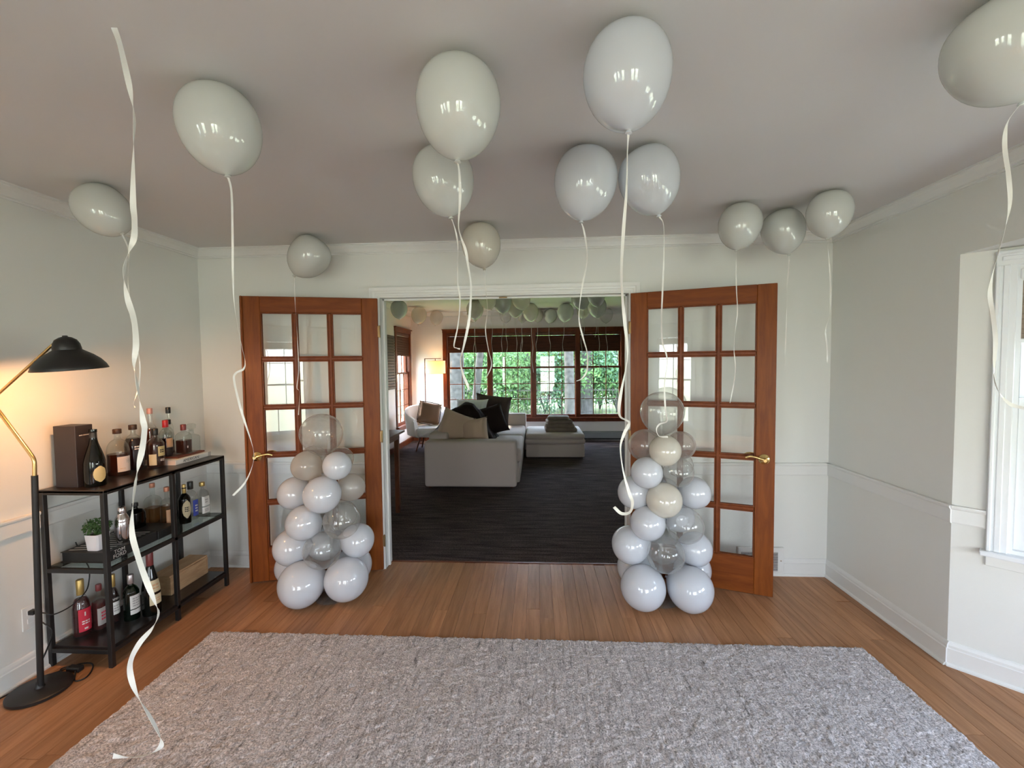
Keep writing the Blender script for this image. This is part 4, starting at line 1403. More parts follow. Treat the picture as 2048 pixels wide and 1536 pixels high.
# bottom shelf
bottle('red aperitif bottle with bright red label and gold cap on the bottom shelf', -2.482, 2.193, zb_, 0.305, 0.039, 'liqueur', GL_CLEAR, LQ_RED, 0.66, 'gold', 0.0165, (0.73, 1.0), labels=[(0.10, 0.50, A0 + 0.25, 0.75, P_RED)], texts=[((1, 0.007), 0.040, 0.41, A0 + 0.2, M_PAPER), ((2, 0.034), 0.012, 0.26, A0 + 0.25, M_PAPER), ((1, 0.016), 0.018, 0.15, A0 + 0.25, M_PAPER)])
bottle('pink bottle with silver print between the red bottle and the shelf leg', -2.440, 2.252, zb_, 0.250, 0.028, 'tall', GL_CLEAR, LQ_PINK, 0.62, 'wine', 0.0135, (0.86, 1.0), labels=[(0.12, 0.50, A0 + 0.3, 0.8, P_GREY)], sq=5.0, texts=[((3, 0.022), 0.018, 0.32, A0 + 0.35, P_RED)])
bottle('dark red bitter bottle with white label behind the front shelf leg', -2.425, 2.316, zb_, 0.275, 0.028, 'liqueur', GL_CLEAR, LQ_DARKRED, 0.70, 'gold', 0.0135, (0.74, 1.0), labels=[(0.18, 0.44, A0 + 0.3, 0.8, P_WHITE), (0.46, 0.54, A0 + 0.3, 0.8, P_BLACK)], texts=[('CAMPARI', 0.0155, 0.50, A0 + 0.3, M_PAPER), ((3, 0.028), 0.014, 0.31, A0 + 0.3, P_GREY)])
bottle('green gin bottle with white label and silver cap on the bottom shelf', -2.350, 2.352, zb_, 0.258, 0.037, 'flask', GL_GREEN, None, 0.6, 'silver', 0.0155, (0.80, 1.0), labels=[(0.14, 0.24, A0 + 0.3, 0.72, P_WHITE), (0.26, 0.56, A0 + 0.3, 0.72, P_WHITE)], texts=[((4, 0.034), 0.014, 0.41, A0 + 0.3, P_GREY)])
bottle('tall dark bottle with two cream labels beside the wooden crate', -2.282, 2.408, zb_, 0.365, 0.045, 'champagne', GL_DARK, cap='wine', capr=0.0175, capz=(0.78, 1.0), labels=[(0.17, 0.33, A0 + 0.30, 0.75, P_CREAM), (0.37, 0.56, A0 + 0.30, 0.75, P_CREAM)], texts=[((2, 0.034), 0.020, 0.46, A0 + 0.3, P_TAN), ((2, 0.040), 0.014, 0.25, A0 + 0.3, P_TAN)])
wbx = thing('wooden_crate', 'pale pine wine crate lying on the bottom shelf', 'crate', (-2.39, 2.76, zb_))
bx0, bx1, by0, by1, bh = -2.470, -2.330, 2.600, 2.915, 0.125
MB().cbox((bx0, by0, zb_), (bx1, by0 + 0.010, zb_ + bh - 0.012), 0.001).build('end_board', M_PINE, wbx)
MB().cbox((bx0, by1 - 0.010, zb_), (bx1, by1, zb_ + bh - 0.012), 0.001).build('end_board', M_PINE, wbx)
MB().cbox((bx0, by0 + 0.0105, zb_), (bx0 + 0.009, by1 - 0.0105, zb_ + bh - 0.012), 0.001).build('side_board', M_PINE, wbx)
MB().cbox((bx1 - 0.009, by0 + 0.0105, zb_), (bx1, by1 - 0.0105, zb_ + bh - 0.012), 0.001).build('side_board', M_PINE, wbx)
MB().cbox((bx0 + 0.0095, by0 + 0.0105, zb_ + 0.0005), (bx1 - 0.0095, by1 - 0.0105, zb_ + 0.008), 0.001).build('bottom_board', M_PINE, wbx)
MB().cbox((bx0 + 0.004, by0 - 0.002, zb_ + bh - 0.0115), (bx1 - 0.004, by1 + 0.002, zb_ + bh), 0.0015).build('lid', M_PINE, wbx)

# ------------------------------------------------------------------ floor lamp
LB = Vector((-2.40, 1.914, 0))
lp = thing('floor_lamp', 'black and brass floor lamp with domed black shade, lit', 'lamp', LB)
MB().lathe([(0.108, 0.0), (0.116, 0.003), (0.117, 0.016), (0.110, 0.021), (0.02, 0.024), (0.014, 0.036), (0.013, 0.05)], 48, Matrix.Translation(LB)).build('base', M_BLACK, lp, 35)
MB().tube([LB + Vector((0.005, 0, 0.03)), (-2.362, 1.914, 1.050)], 0.0125, 14).build('pole', M_BLACK, lp, 40)
EL = Vector((-2.540, 1.900, 1.405))
MB().tube(smooth_path([(-2.362, 1.914, 1.045), (-2.359, 1.914, 1.100), (-2.362, 1.914, 1.128), (-2.380, 1.913, 1.160), (-2.45, 1.907, 1.268), (-2.52, 1.901, 1.376), EL], 5), 0.0080, 10).build('lower_arm', M_OLDBRASS, lp, 50)
MB().tube([EL, (-2.225, 1.914, 1.668)], 0.0065, 10).build('upper_arm', M_OLDBRASS, lp, 50)
MB().lathe([(0.012, -0.012), (0.013, 0), (0.012, 0.012)], 12, Matrix.Translation(EL) @ Matrix.Rotation(PI / 2, 4, 'X')).build('elbow', M_OLDBRASS, lp, 40)
SC = Vector((-2.165, 1.925, 1.545))
SM = Matrix.Translation(SC) @ Matrix.Rotation(math.radians(-1.5), 4, 'Y') @ Matrix.Rotation(math.radians(5), 4, 'X')
outer = [(0.134, 0.0), (0.135, 0.002), (0.127, 0.022), (0.110, 0.046), (0.086, 0.068), (0.062, 0.084), (0.048, 0.094)]
inner = [(r - 0.0025, z - 0.0005) for r, z in outer]
m_sh = MB()
vs, fs = [], []
pr = outer + [(0.030, 0.097)] 
SEG = 48
rows = outer + list(reversed([(r - 0.0022, max(0.0006, z - 0.002)) for r, z in outer]))
for r, z in rows:
    for k in range(SEG):
        a = 2 * PI * k / SEG
        vs.append(SM @ Vector((r * math.cos(a), r * math.sin(a), z)))
for i in range(len(rows)):
    j = (i + 1) % len(rows)
    for k in range(SEG):
        k2 = (k + 1) % SEG
        fs.append((i * SEG + k, i * SEG + k2, j * SEG + k2, j * SEG + k))
shade = MB().add(vs, fs).build('shade', M_BLACK, lp, 50)
# pale lining inside the shade
lin_rows = [(r - 0.0032, max(0.0010, z - 0.0032)) for r, z in outer]
vs, fs = [], []
for r, z in lin_rows:
    for k in range(SEG):
        a = 2 * PI * k / SEG
        vs.append(SM @ Vector((r * math.cos(a), r * math.sin(a), z)))
for i in range(len(lin_rows) - 1):
    for k in range(SEG):
        k2 = (k + 1) % SEG
        fs.append((i * SEG + k, i * SEG + k2, (i + 1) * SEG + k2, (i + 1) * SEG + k))
MB().add(vs, fs).build('lining', M_PLASTIC, shade, 50)
MB().lathe([(0.050, 0.088), (0.0505, 0.098), (0.047, 0.120), (0.038, 0.138), (0.022, 0.149), (0.008, 0.153)], 32, SM).build('shade_cap', M_BLACK, lp, 50)
MB().lathe([(0.010, 0.152), (0.010, 0.156), (0.006, 0.158)], 12, SM).build('finial', M_BLACK, lp, 50)
M_BULB = pmat('warm_bulb', (1, 0.85, 0.6), 0.4, emit=((1.0, 0.62, 0.28), 14.0))
MB().lathe([(0.012, 0.085), (0.014, 0.07), (0.024, 0.048), (0.028, 0.030), (0.022, 0.012), (0.008, 0.004)], 18, SM).build('bulb', M_BULB, lp, 50)
ll = bpy.data.lights.new('floor_lamp_light', 'POINT')
ll.energy = 7.5
ll.color = (1.0, 0.44, 0.15)
ll.shadow_soft_size = 0.03
lo = bpy.data.objects.new('floor_lamp_light', ll)
COL.objects.link(lo)
lo.location = SM @ Vector((0, 0, -0.004))
cpath = smooth_path([(-2.470, 2.02, 0.025), (-2.500, 1.95, 0.006), (-2.535, 1.85, 0.0055), (-2.54, 1.70, 0.0055), (-2.53, 1.55, 0.0055)], 6)
MB().tube([(-2.40 - 0.10, 1.98, 0.012)] + cpath[2:], 0.0035, 6).build('cord', M_CABLE, lp, 60)

cb = thing('power_cord', 'black power cord looping from the outlet behind the shelf to the floor', 'cord', (-2.50, 2.1, 0))
MB().tube(smooth_path([(-2.535, 2.023, 0.326), (-2.50, 2.03, 0.318), (-2.47, 2.05, 0.30), (-2.455, 2.12, 0.305), (-2.462, 2.20, 0.335), (-2.475, 2.235, 0.38), (-2.482, 2.245, 0.45), (-2.515, 2.24, 0.52), (-2.535, 2.23, 0.60)], 6), 0.0032, 6).build('upper_cord', M_CABLE, cb, 60)
MB().tube(smooth_path([(-2.535, 2.021, 0.286), (-2.49, 2.02, 0.27), (-2.46, 2.03, 0.22), (-2.49, 2.02, 0.12), (-2.51, 2.00, 0.05), (-2.50, 2.01, 0.006), (-2.46, 2.04, 0.0045), (-2.41, 2.10, 0.0045), (-2.35, 2.11, 0.0045), (-2.30, 2.07, 0.0045), (-2.27, 2.01, 0.0045), (-2.30, 1.985, 0.0045), (-2.36, 2.04, 0.012), (-2.42, 2.075, 0.012), (-2.45, 2.05, 0.012), (-2.40, 2.02, 0.012)], 6), 0.0035, 6).build('floor_coil', M_CABLE, cb, 60)
MB().cbox((-2.415, 2.040, 0.001), (-2.345, 2.075, 0.026), 0.005).build('inline_switch', M_CABLE, cb)

# ------------------------------------------------------------------ the living room beyond
tag(MB().box((FX0 - T, YB2 + 0.012, -0.1), (FX1 + T, FY1 + T, -0.001)).build('floor_living', M_CARPET), 'dark brown carpet of the living room beyond the doors', 'floor', kind='structure')
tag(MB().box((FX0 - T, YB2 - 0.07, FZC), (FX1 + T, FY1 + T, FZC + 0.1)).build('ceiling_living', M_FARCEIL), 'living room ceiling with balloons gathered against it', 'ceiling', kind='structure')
tag(wall_holes(YB2 - 0.07, FY1 + T, -0.1, FZC + 0.1, [(*SIDE_WIN, *SIDE_Z)], T, lambda u, v, w: (FX0 - w, u, v)).build('wall_living_left', M_FARWALL), 'living room side wall with a narrow wooden window', 'wall', kind='structure')
tag(wall_holes(FX0 - T, FX1 + T, -0.1, FZC + 0.1, [(FAR_WIN[0][0], FAR_WIN[3][1], *FAR_Z)], T, lambda u, v, w: (u, FY1 + w, v)).build('wall_living_far', M_FARWALL), 'far living room wall with four wooden windows', 'wall', kind='structure')
tag(wall_holes(YB2 - 0.07, FY1 + T, -0.1, FZC + 0.1, [], T, lambda u, v, w: (FX1 + w, u, v)).build('wall_living_right', M_FARWALL), 'right living room wall out of view', 'wall', kind='structure')
tag(wall_holes(XR, FX1 + T, -0.1, FZC + 0.1, [], 0.1, lambda u, v, w: (u, YB2 - 0.1 + w, v)).build('wall_living_near', M_FARWALL), 'near living room wall beside the opening', 'wall', kind='structure')
tag(MB().run((FX0, YB2), (FX0, FY1), (1, 0), [(0, 0), (0.016, 0), (0.016, 0.085), (0.010, 0.10), (0, 0.10)]).run((FX0, FY1), (FX0 + 0.75, FY1), (0, -1), [(0, 0), (0.016, 0), (0.016, 0.085), (0.010, 0.10), (0, 0.10)]).build('baseboard_living', M_CHERRY), 'cherry wood baseboard along the living room side wall', 'baseboard', kind='structure')
FCR = [(0, FZC - 0.10), (0.012, FZC - 0.10), (0.016, FZC - 0.075), (0.06, FZC - 0.02), (0.075, FZC - 0.012), (0.075, FZC), (0, FZC)]
tag(MB().run((FX0, FY1), (FX1, FY1), (0, -1), FCR).run((FX0, YB2), (FX0, FY1), (1, 0), FCR).build('trim_crown_living', M_FARCEIL), 'crown moulding round the living room ceiling', 'crown moulding', kind='structure')


def wood_window(name, label, M, w, z0, z1, blind_z, zmeet, pane=True):
    t = thing(name, label, 'window', M=M, kind='structure')
    j = MB()
    j.box((0, -0.12, z0), (0.022, 0.004, z1)).box((w - 0.022, -0.12, z0), (w, 0.004, z1)).box((0.022, -0.12, z1 - 0.022), (w - 0.022, 0.004, z1)).box((0.022, -0.12, z0), (w - 0.022, 0.004, z0 + 0.022))
    j.build('jamb', M_CHERRY, t, local=True)
    sash(t, 0.022, w - 0.022, z0 + 0.022, zmeet + 0.02, -0.05, 3, 3, M_CHERRY, fr=0.036, bar=0.014, pane=pane)
    sash(t, 0.022, w - 0.022, zmeet - 0.02, z1 - 0.022, -0.085, 3, 2, M_CHERRY, fr=0.036, bar=0.014, pane=pane)
    blind_part(t, 0.03, w - 0.03, z1 - 0.025, blind_z, -0.012, M_BLIND_D, M_DARKWOOD)
    return t


for k, (a, b) in enumerate(FAR_WIN):
    wood_window('window_%d' % (k + 7), ['leftmost of the four living room windows, partly behind the armchair corner', 'second living room window from the left, above the brown cushions', 'third living room window from the left, above the ottoman', 'rightmost living room window beside the opening edge'][k],
                frame_M((b, FY1, 0), (-1, 0, 0), (0, -1, 0)), b - a, *FAR_Z, 1.815, 1.482)
fc = thing('trim_window_casing', 'broad cherry wood casing around the four living room windows', 'window casing', ((FAR_WIN[0][0] + FAR_WIN[3][1]) / 2, FY1, FAR_Z[0]), kind='structure')
a, b = FAR_WIN[0][0], FAR_WIN[3][1]
MB().cbox((a - 0.075, FY1 - 0.022, FAR_Z[1] - 0.004), (b + 0.075, FY1 - 0.0005, FAR_Z[1] + 0.07), 0.004).cbox((a - 0.085, FY1 - 0.035, FAR_Z[1] + 0.058), (b + 0.085, FY1 - 0.0005, FAR_Z[1] + 0.075), 0.004).build('head_casing', M_CHERRY, fc)
for x0, x1 in ((a - 0.07, a + 0.012), (b - 0.012, b + 0.07)):
    MB().cbox((x0, FY1 - 0.020, FAR_Z[0]), (x1, FY1 - 0.0005, FAR_Z[1]), 0.004).build('side_casing', M_CHERRY, fc)
for k in range(3):
    x = FAR_WIN[k][1]
    MB().cbox((x - 0.045, FY1 - 0.022, FAR_Z[0]), (x + 0.045, FY1 - 0.0046, FAR_Z[1]), 0.004).build('mullion', M_CHERRY, fc)
MB().cbox((a - 0.09, FY1 - 0.06, FAR_Z[0] - 0.022), (b + 0.09, FY1 - 0.0005, FAR_Z[0] + 0.002), 0.004).build('sill', M_CHERRY, fc)
MB().cbox((a - 0.07, FY1 - 0.018, FAR_Z[0] - 0.085), (b + 0.07, FY1 - 0.0005, FAR_Z[0] - 0.022), 0.003).build('apron', M_CHERRY, fc)

wood_window('window_11', 'narrow wooden window in the living room side wall', frame_M((FX0, SIDE_WIN[1], 0), (0, -1, 0), (1, 0, 0)), SIDE_WIN[1] - SIDE_WIN[0], *SIDE_Z, 1.75, 1.40)
s2 = thing('trim_side_window_casing', 'cherry wood casing of the narrow side window', 'window casing', (FX0, sum(SIDE_WIN) / 2, SIDE_Z[0]), kind='structure')
MB().cbox((FX0 + 0.0005, SIDE_WIN[0] - 0.08, SIDE_Z[1] - 0.004), (FX0 + 0.022, SIDE_WIN[1] + 0.08, SIDE_Z[1] + 0.07), 0.004).cbox((FX0 + 0.0005, SIDE_WIN[0] - 0.095, SIDE_Z[1] + 0.06), (FX0 + 0.045, SIDE_WIN[1] + 0.095, SIDE_Z[1] + 0.082), 0.004).build('head_casing', M_CHERRY, s2)
for y0, y1 in ((SIDE_WIN[0] - 0.07, SIDE_WIN[0] + 0.01), (SIDE_WIN[1] - 0.01, SIDE_WIN[1] + 0.07)):
    MB().cbox((FX0 + 0.0005, y0, SIDE_Z[0]), (FX0 + 0.020, y1, SIDE_Z[1]), 0.004).build('side_casing', M_CHERRY, s2)
MB().cbox((FX0 + 0.0005, SIDE_WIN[0] - 0.09, SIDE_Z[0] - 0.022), (FX0 + 0.06, SIDE_WIN[1] + 0.09, SIDE_Z[0] + 0.002), 0.004).build('sill', M_CHERRY, s2)
MB().cbox((FX0 + 0.0005, SIDE_WIN[0] - 0.07, SIDE_Z[0] - 0.10), (FX0 + 0.018, SIDE_WIN[1] + 0.07, SIDE_Z[0] - 0.022), 0.003).build('apron', M_CHERRY, s2)

# slatted panel on the side wall
pn = thing('slatted_wall_panel', 'dark brown slatted panel hanging on the living room side wall', 'wall panel', (FX0, 7.4, 1.6))
MB().box((FX0 + 0.001, 6.95, 1.13), (FX0 + 0.010, 7.78, 2.08)).build('backing', M_DARKSLOT, pn)
slm = MB().cbox((0, 0, 0), (0.016, 0.83, 0.040), 0.003).mesh('slat', pmat('brown_slat', (0.075, 0.050, 0.040), 0.6))
for i in range(19):
    place('slat', slm, pn, Vector((FX0 + 0.010, 6.95, 1.133 + i * 0.05)) - Vector((FX0, 7.4, 1.6)))


# ------------------------------------------------------------------ soft furniture helpers
def cushion_geo(w, h, d, n=14, pinch=0.75, seed=0, sag=0.0):
    """pillow: w x h outline, thickness d, pinched corners"""
    rg = random.Random(seed)
    vs, fs = [], []
    ph = [rg.uniform(0, 6) for _ in range(6)]
    for s in (-1, 1):
        for j in range(n + 1):
            for i in range(n + 1):
                u, v = 2 * i / n - 1, 2 * j / n - 1
                k = (1 - u ** 4) * (1 - v ** 4)
                t = d / 2 * k ** 0.5 * (0.9 + 0.1 * math.sin(3 * u + ph[0]) * math.cos(2.5 * v + ph[1]))
                pu = u * (1 - (1 - pinch) * 0.35 * (1 - abs(v) ** 3))
                pv = v * (1 - (1 - pinch) * 0.35 * (1 - abs(u) ** 3))
                vs.append((pu * w / 2, s * t + 0.01 * math.sin(5 * u + ph[2]) * k, pv * h / 2 - sag * (1 - u * u) * (v > 0) * v))
    m = (n + 1) ** 2
    for s in (0, 1):
        for j in range(n):
            for i in range(n):
                a = s * m + j * (n + 1) + i
                fs.append((a, a + 1, a + n + 2, a + n + 1))
    mb = MB().add(vs, fs)
    b = bmesh.new()
    me = bpy.data.meshes.new('tmp')
    me.from_pydata([tuple(p) for p in mb.v], [], mb.f)
    b.from_mesh(me)
    bpy.data.meshes.remove(me)
    bmesh.ops.remove_doubles(b, verts=b.verts, dist=1e-4)
    return MB().bm(b)


def pillow(name, label, loc, rz, tilt, w, h, d, mat, seed, group=None, roll=0.0, cat='cushion', piping=None):
    M = Matrix.Translation(Vector(loc)) @ Matrix.Rotation(rz, 4, 'Z') @ Matrix.Rotation(tilt, 4, 'X') @ Matrix.Rotation(roll, 4, 'Y')
    t = thing(name, label, cat, M=M, group=group)
    cushion_geo(w, h, d, seed=seed).build('cover', mat, t, 60, local=True)
    if piping:
        q = []
        for a in range(40):
            an = 2 * PI * a / 40
            c, s = math.cos(an), math.sin(an)
            k = (abs(c) ** 7 + abs(s) ** 7) ** (-1 / 7)
            q.append((c * k * w / 2 * 0.985, 0, s * k * h / 2 * 0.985))
        MB().tube(q + [q[0]], 0.007, 6).build('piping', piping, t, 60, local=True)
    return t


# sofa, seen from its near end
so = thing('sofa', 'light grey upholstered sofa seen from its near arm', 'sofa', (-0.85, 6.7, 0))
sx0, sx1, sy0, sy1 = -1.432, -0.268, 5.41, 8.02
MB().cbox((sx0, sy0, 0.012), (sx1, sy0 + 0.24, 0.592), 0.035, 3).build('near_arm', M_SOFA, so, 40)
MB().cbox((sx0 + 0.36, sy1 - 0.20, 0.012), (sx1 + 0.06, sy1, 0.665), 0.03, 3).build('far_arm', M_SOFA, so, 40)
MB().cbox((sx0, sy0 + 0.235, 0.012), (sx0 + 0.25, sy1 - 0.02, 0.66), 0.04, 3).build('backrest', M_SOFA, so, 40)
MB().cbox((sx0 + 0.24, sy0 + 0.235, 0.012), (sx1 + 0.03, sy1 - 0.19, 0.28), 0.02, 2).build('base', M_SOFA, so, 40)
for i in range(2):
    y0 = sy0 + 0.245 + i * 1.09
    MB().cbox((sx0 + 0.24, y0, 0.275), (sx1 + 0.05, y0 + 1.08, 0.465), 0.055, 4).build('seat_cushion', M_SOFA, so, 45)
for x in (sx0 + 0.06, sx1 - 0.06):
    for y in (sy0 + 0.06, sy1 - 0.06):
        MB().lathe([(0.02, 0), (0.025, 0.014)], 12, Matrix.Translation((x, y, 0))).build('foot', M_DARKWOOD, so)
MB().cbox((sx1 - 0.003, sy0 + 0.19, 0.37), (sx1 + 0.001, sy0 + 0.205, 0.40), 0.001).build('care_tag', P_BLACK, so)

pillow('back_cushion', 'left beige cushion slumped behind the near sofa arm', (-1.14, 5.95, 0.67), math.radians(20), math.radians(-16), 0.46, 0.50, 0.34, M_BEIGE, 3, 'beige sofa cushions', roll=math.radians(24))
pillow('back_cushion', 'right beige cushion slumped behind the near sofa arm', (-0.87, 5.92, 0.625), math.radians(-10), math.radians(-24), 0.42, 0.40, 0.30, M_BEIGE, 5, 'beige sofa cushions', roll=math.radians(-12))
pillow('throw_pillow', 'front dark brown velvet throw pillow leaning on the sofa seat', (-0.72, 6.62, 0.70), math.radians(18), math.radians(-20), 0.50, 0.46, 0.18, M_BROWN, 7, 'dark brown throw pillows', roll=math.radians(-14))
pillow('throw_pillow', 'rear grey brown throw pillow leaning against the far sofa end', (-0.74, 7.15, 0.80), math.radians(6), math.radians(-14), 0.60, 0.52, 0.18, pmat('grey_brown_fabric', (0.055, 0.034, 0.028), 0.85, bump=(60, 0.3), var=(9, 0.5)), 9, 'dark brown throw pillows', roll=math.radians(8))
pillow('throw_pillow', 'white pillow behind the draped brown blanket', (-1.08, 7.05, 0.80), math.radians(-10), math.radians(-25), 0.55, 0.42, 0.22, M_WHITEF, 12, None)


def drape(label, name, fn, nu, nv, mat, thick=0.02):
    vs, fs = [], []
    for j in range(nv + 1):
        for i in range(nu + 1):
            vs.append(fn(i / nu, j / nv))
    for j in range(nv):
        for i in range(nu):
            a = j * (nu + 1) + i
            fs.append((a, a + 1, a + nu + 2, a + nu + 1))
    o = MB().add(vs, fs).build(name, mat, smooth=70)
    sd_ = o.modifiers.new('thickness', 'SOLIDIFY')
    sd_.thickness = thick
    sd_.offset = 0
    return tag(o, label, 'blanket')


# dark blanket over the sofa back: section across x, thrown from back to seat
BLP = [(868, 872), (872, 862), (882, 848), (896, 830), (910, 818), (928, 811), (945, 813), (958, 823), (967, 838), (976, 856), (992, 877)]
BL = [(onY(u_, v_, 6.35).x, onY(u_, v_, 6.35).z) for u_, v_ in BLP]


def blanket_fn(u, v):
    f_ = u * (len(BL) - 1)
    i = min(int(f_), len(BL) - 2)
    t = f_ - i
    x = BL[i][0] * (1 - t) + BL[i + 1][0] * t
    z = BL[i][1] * (1 - t) + BL[i + 1][1] * t
    y = 6.12 + 0.62 * v + 0.05 * math.sin(6 * u) - 0.05 * u
    z += 0.02 * math.sin(17 * v + 5 * u) + 0.015 * math.sin(23 * u + 3 * v) - 0.06 * abs(2 * v - 1) ** 2
    z -= 0.30 * max(0.0, 1 - v / 0.22) ** 1.3 * min(1.0, 4 * u, 4 * (1 - u))
    return (x + 0.015 * math.sin(9 * v), y, z)


drape('dark brown blanket thrown over the sofa back and pillows', 'blanket', blanket_fn, 40, 20, M_BROWN, 0.03)

# ottoman with folded throw
ot = thing('ottoman', 'square light grey upholstered ottoman beside the sofa', 'ottoman', (0.28, 7.68, 0))
MB().cbox((-0.20, 7.19, 0.012), (0.765, 8.15, 0.235), 0.025, 3).build('base', M_SOFA, ot, 40)
MB().cbox((-0.215, 7.175, 0.228), (0.78, 8.165, 0.315), 0.042, 4).build('lower_cushion', M_SOFA, ot, 45)
MB().cbox((-0.205, 7.185, 0.308), (0.77, 8.155, 0.400), 0.045, 4).build('upper_cushion', M_SOFA, ot, 45)
for x in (-0.12, 0.68):
    for y in (7.27, 8.07):
        MB().lathe([(0.02, 0), (0.025, 0.014)], 12, Matrix.Translation((x, y, 0))).build('foot', M_DARKWOOD, ot)
th = thing('folded_throw', 'folded taupe throw blanket stacked on the ottoman', 'blanket', (0.38, 7.62, 0.40))
for i, (x0, x1, y0, y1, z0, z1, rz) in enumerate([(0.12, 0.66, 7.40, 7.82, 0.398, 0.462, 2), (0.13, 0.63, 7.42, 7.80, 0.458, 0.530, -3), (0.15, 0.58, 7.44, 7.80, 0.526, 0.600, 5), (0.17, 0.54, 7.46, 7.78, 0.596, 0.655, -4)]):
    mb = MB().cbox((x0, y0, z0), (x1, y1, z1), 0.030, 4)
    c = Vector(((x0 + x1) / 2, (y0 + y1) / 2, 0))
    mb.xf(Matrix.Translation(c) @ Matrix.Rotation(math.radians(rz), 4, 'Z') @ Matrix.Translation(-c))
    mb.v = [p + Vector((0, 0, 0.010 * math.sin(14 * p.x + i) + 0.006 * math.sin(11 * p.y))) if p.z > z0 + 0.02 or i > 0 else p for p in mb.v]
    mb.build('fold', M_TAUPE, th, 60)

# barrel armchair in the corner
AC = Vector((-1.98, 7.93, 0))
ac = thing('armchair', 'white barrel armchair in the living room corner', 'armchair', AC)


def barrel():
    vs, fs = [], []
    n = 36
    face = math.radians(-52)              # opening direction
    for i in range(n + 1):
        a = face + math.radians(62) + math.radians(236) * i / n
        t = abs(2 * i / n - 1)
        top = 0.80 - 0.20 * t ** 2.2
        ro = 0.40
        for r, z in ((ro - 0.09, 0.26), (ro, 0.30), (ro + 0.035, 0.55), (ro + 0.05, top - 0.03), (ro + 0.035, top), (ro - 0.01, top), (ro - 0.035, top - 0.03), (ro - 0.06, 0.50), (ro - 0.10, 0.40)):
            vs.append((AC.x + r * math.cos(a), AC.y + r * math.sin(a), z))
    k = 9
    for i in range(n):
        for j in range(k):
            j2 = (j + 1) % k
            fs.append((i * k + j, i * k + j2, (i + 1) * k + j2, (i + 1) * k + j))
    fs += [tuple(range(k)), tuple(reversed(range(n * k, n * k + k)))]
    return MB().add(vs, fs)


barrel().build('barrel_back', M_CHAIRF, ac, 50)
MB().lathe([(0.28, 0.27), (0.33, 0.28), (0.345, 0.32), (0.345, 0.40), (0.32, 0.435), (0.24, 0.445), (0.02, 0.45)], 40, Matrix.Translation(AC)).build('seat', M_CHAIRF, ac, 45)
for k in range(4):
    a = math.radians(45 + 90 * k)
    MB().tube([AC + Vector((0.19 * math.cos(a), 0.19 * math.sin(a), 0.275)), AC + Vector((0.29 * math.cos(a), 0.29 * math.sin(a), 0.0))], [0.018, 0.011], 10).build('leg', M_DARKWOOD, ac, 50)
pillow('chair_cushion', 'tan piped cushion propped in the white armchair', (-2.00, 8.00, 0.66), math.radians(28), math.radians(-16), 0.42, 0.42, 0.16, M_TAN, 15, None, roll=math.radians(14), piping=M_BROWN)

# arc floor lamp in the corner, lit
fl = thing('corner_lamp', 'slim bronze floor lamp with glowing drum shade in the corner', 'lamp', (-2.235, 8.62, 0))
MB().lathe([(0.14, 0), (0.14, 0.012), (0.13, 0.018), (0.012, 0.022)], 32, Matrix.Translation((-2.225, 8.62, 0))).build('base', M_DARKWOOD, fl, 40)
MB().cbox((-2.233, 8.612, 0.015), (-2.217, 8.628, 1.685), 0.002).build('pole', M_DARKWOOD, fl)
MB().cbox((-2.233, 8.612, 1.672), (-1.90, 8.628, 1.685), 0.002).build('arm', M_DARKWOOD, fl)
M_SHADE = glass('linen_shade', (0.25, 0.20, 0.14), 0.0, milk=0.97, milk_col=(0.86, 0.70, 0.46), rough=0.9)
ns = 40
vs, fs = [], []
LC = Vector((-2.015, 8.62, 0))
for z in (1.385, 1.635):
    for k in range(ns):
        a = 2 * PI * k / ns
        vs.append((LC.x + 0.195 * math.cos(a), LC.y + 0.195 * math.sin(a), z))
for k in range(ns):
    fs.append((k, (k + 1) % ns, ns + (k + 1) % ns, ns + k))
shd = MB().add(vs, fs).build('drum_shade', M_SHADE, fl, 60)
for z in (1.385, 1.635):
    ring = [(LC.x + 0.196 * math.cos(2 * PI * k / 32), LC.y + 0.196 * math.sin(2 * PI * k / 32), z) for k in range(33)]
    MB().tube(ring, 0.003, 6).build('rim_wire', M_DARKWOOD, shd, 60)
MB().lathe([(0.012, 1.56), (0.018, 1.57), (0.018, 1.62), (0.008, 1.64), (0.006, 1.672)], 14, Matrix.Translation(LC)).build('socket', M_DARKWOOD, fl, 40)
MB().lathe([(0.006, 1.452), (0.024, 1.465), (0.030, 1.49), (0.022, 1.53), (0.013, 1.56)], 16, Matrix.Translation(LC)).build('bulb', pmat('corner_bulb', (1, 0.8, 0.5), 0.4, emit=((1.0, 0.55, 0.20), 12.0)), fl, 50)
l2 = bpy.data.lights.new('corner_lamp_light', 'POINT')
l2.energy = 6.0
l2.color = (1.0, 0.47, 0.16)
l2.shadow_soft_size = 0.05
lo2 = bpy.data.objects.new('corner_lamp_light', l2)
COL.objects.link(lo2)
lo2.location = (LC.x, LC.y, 1.44)

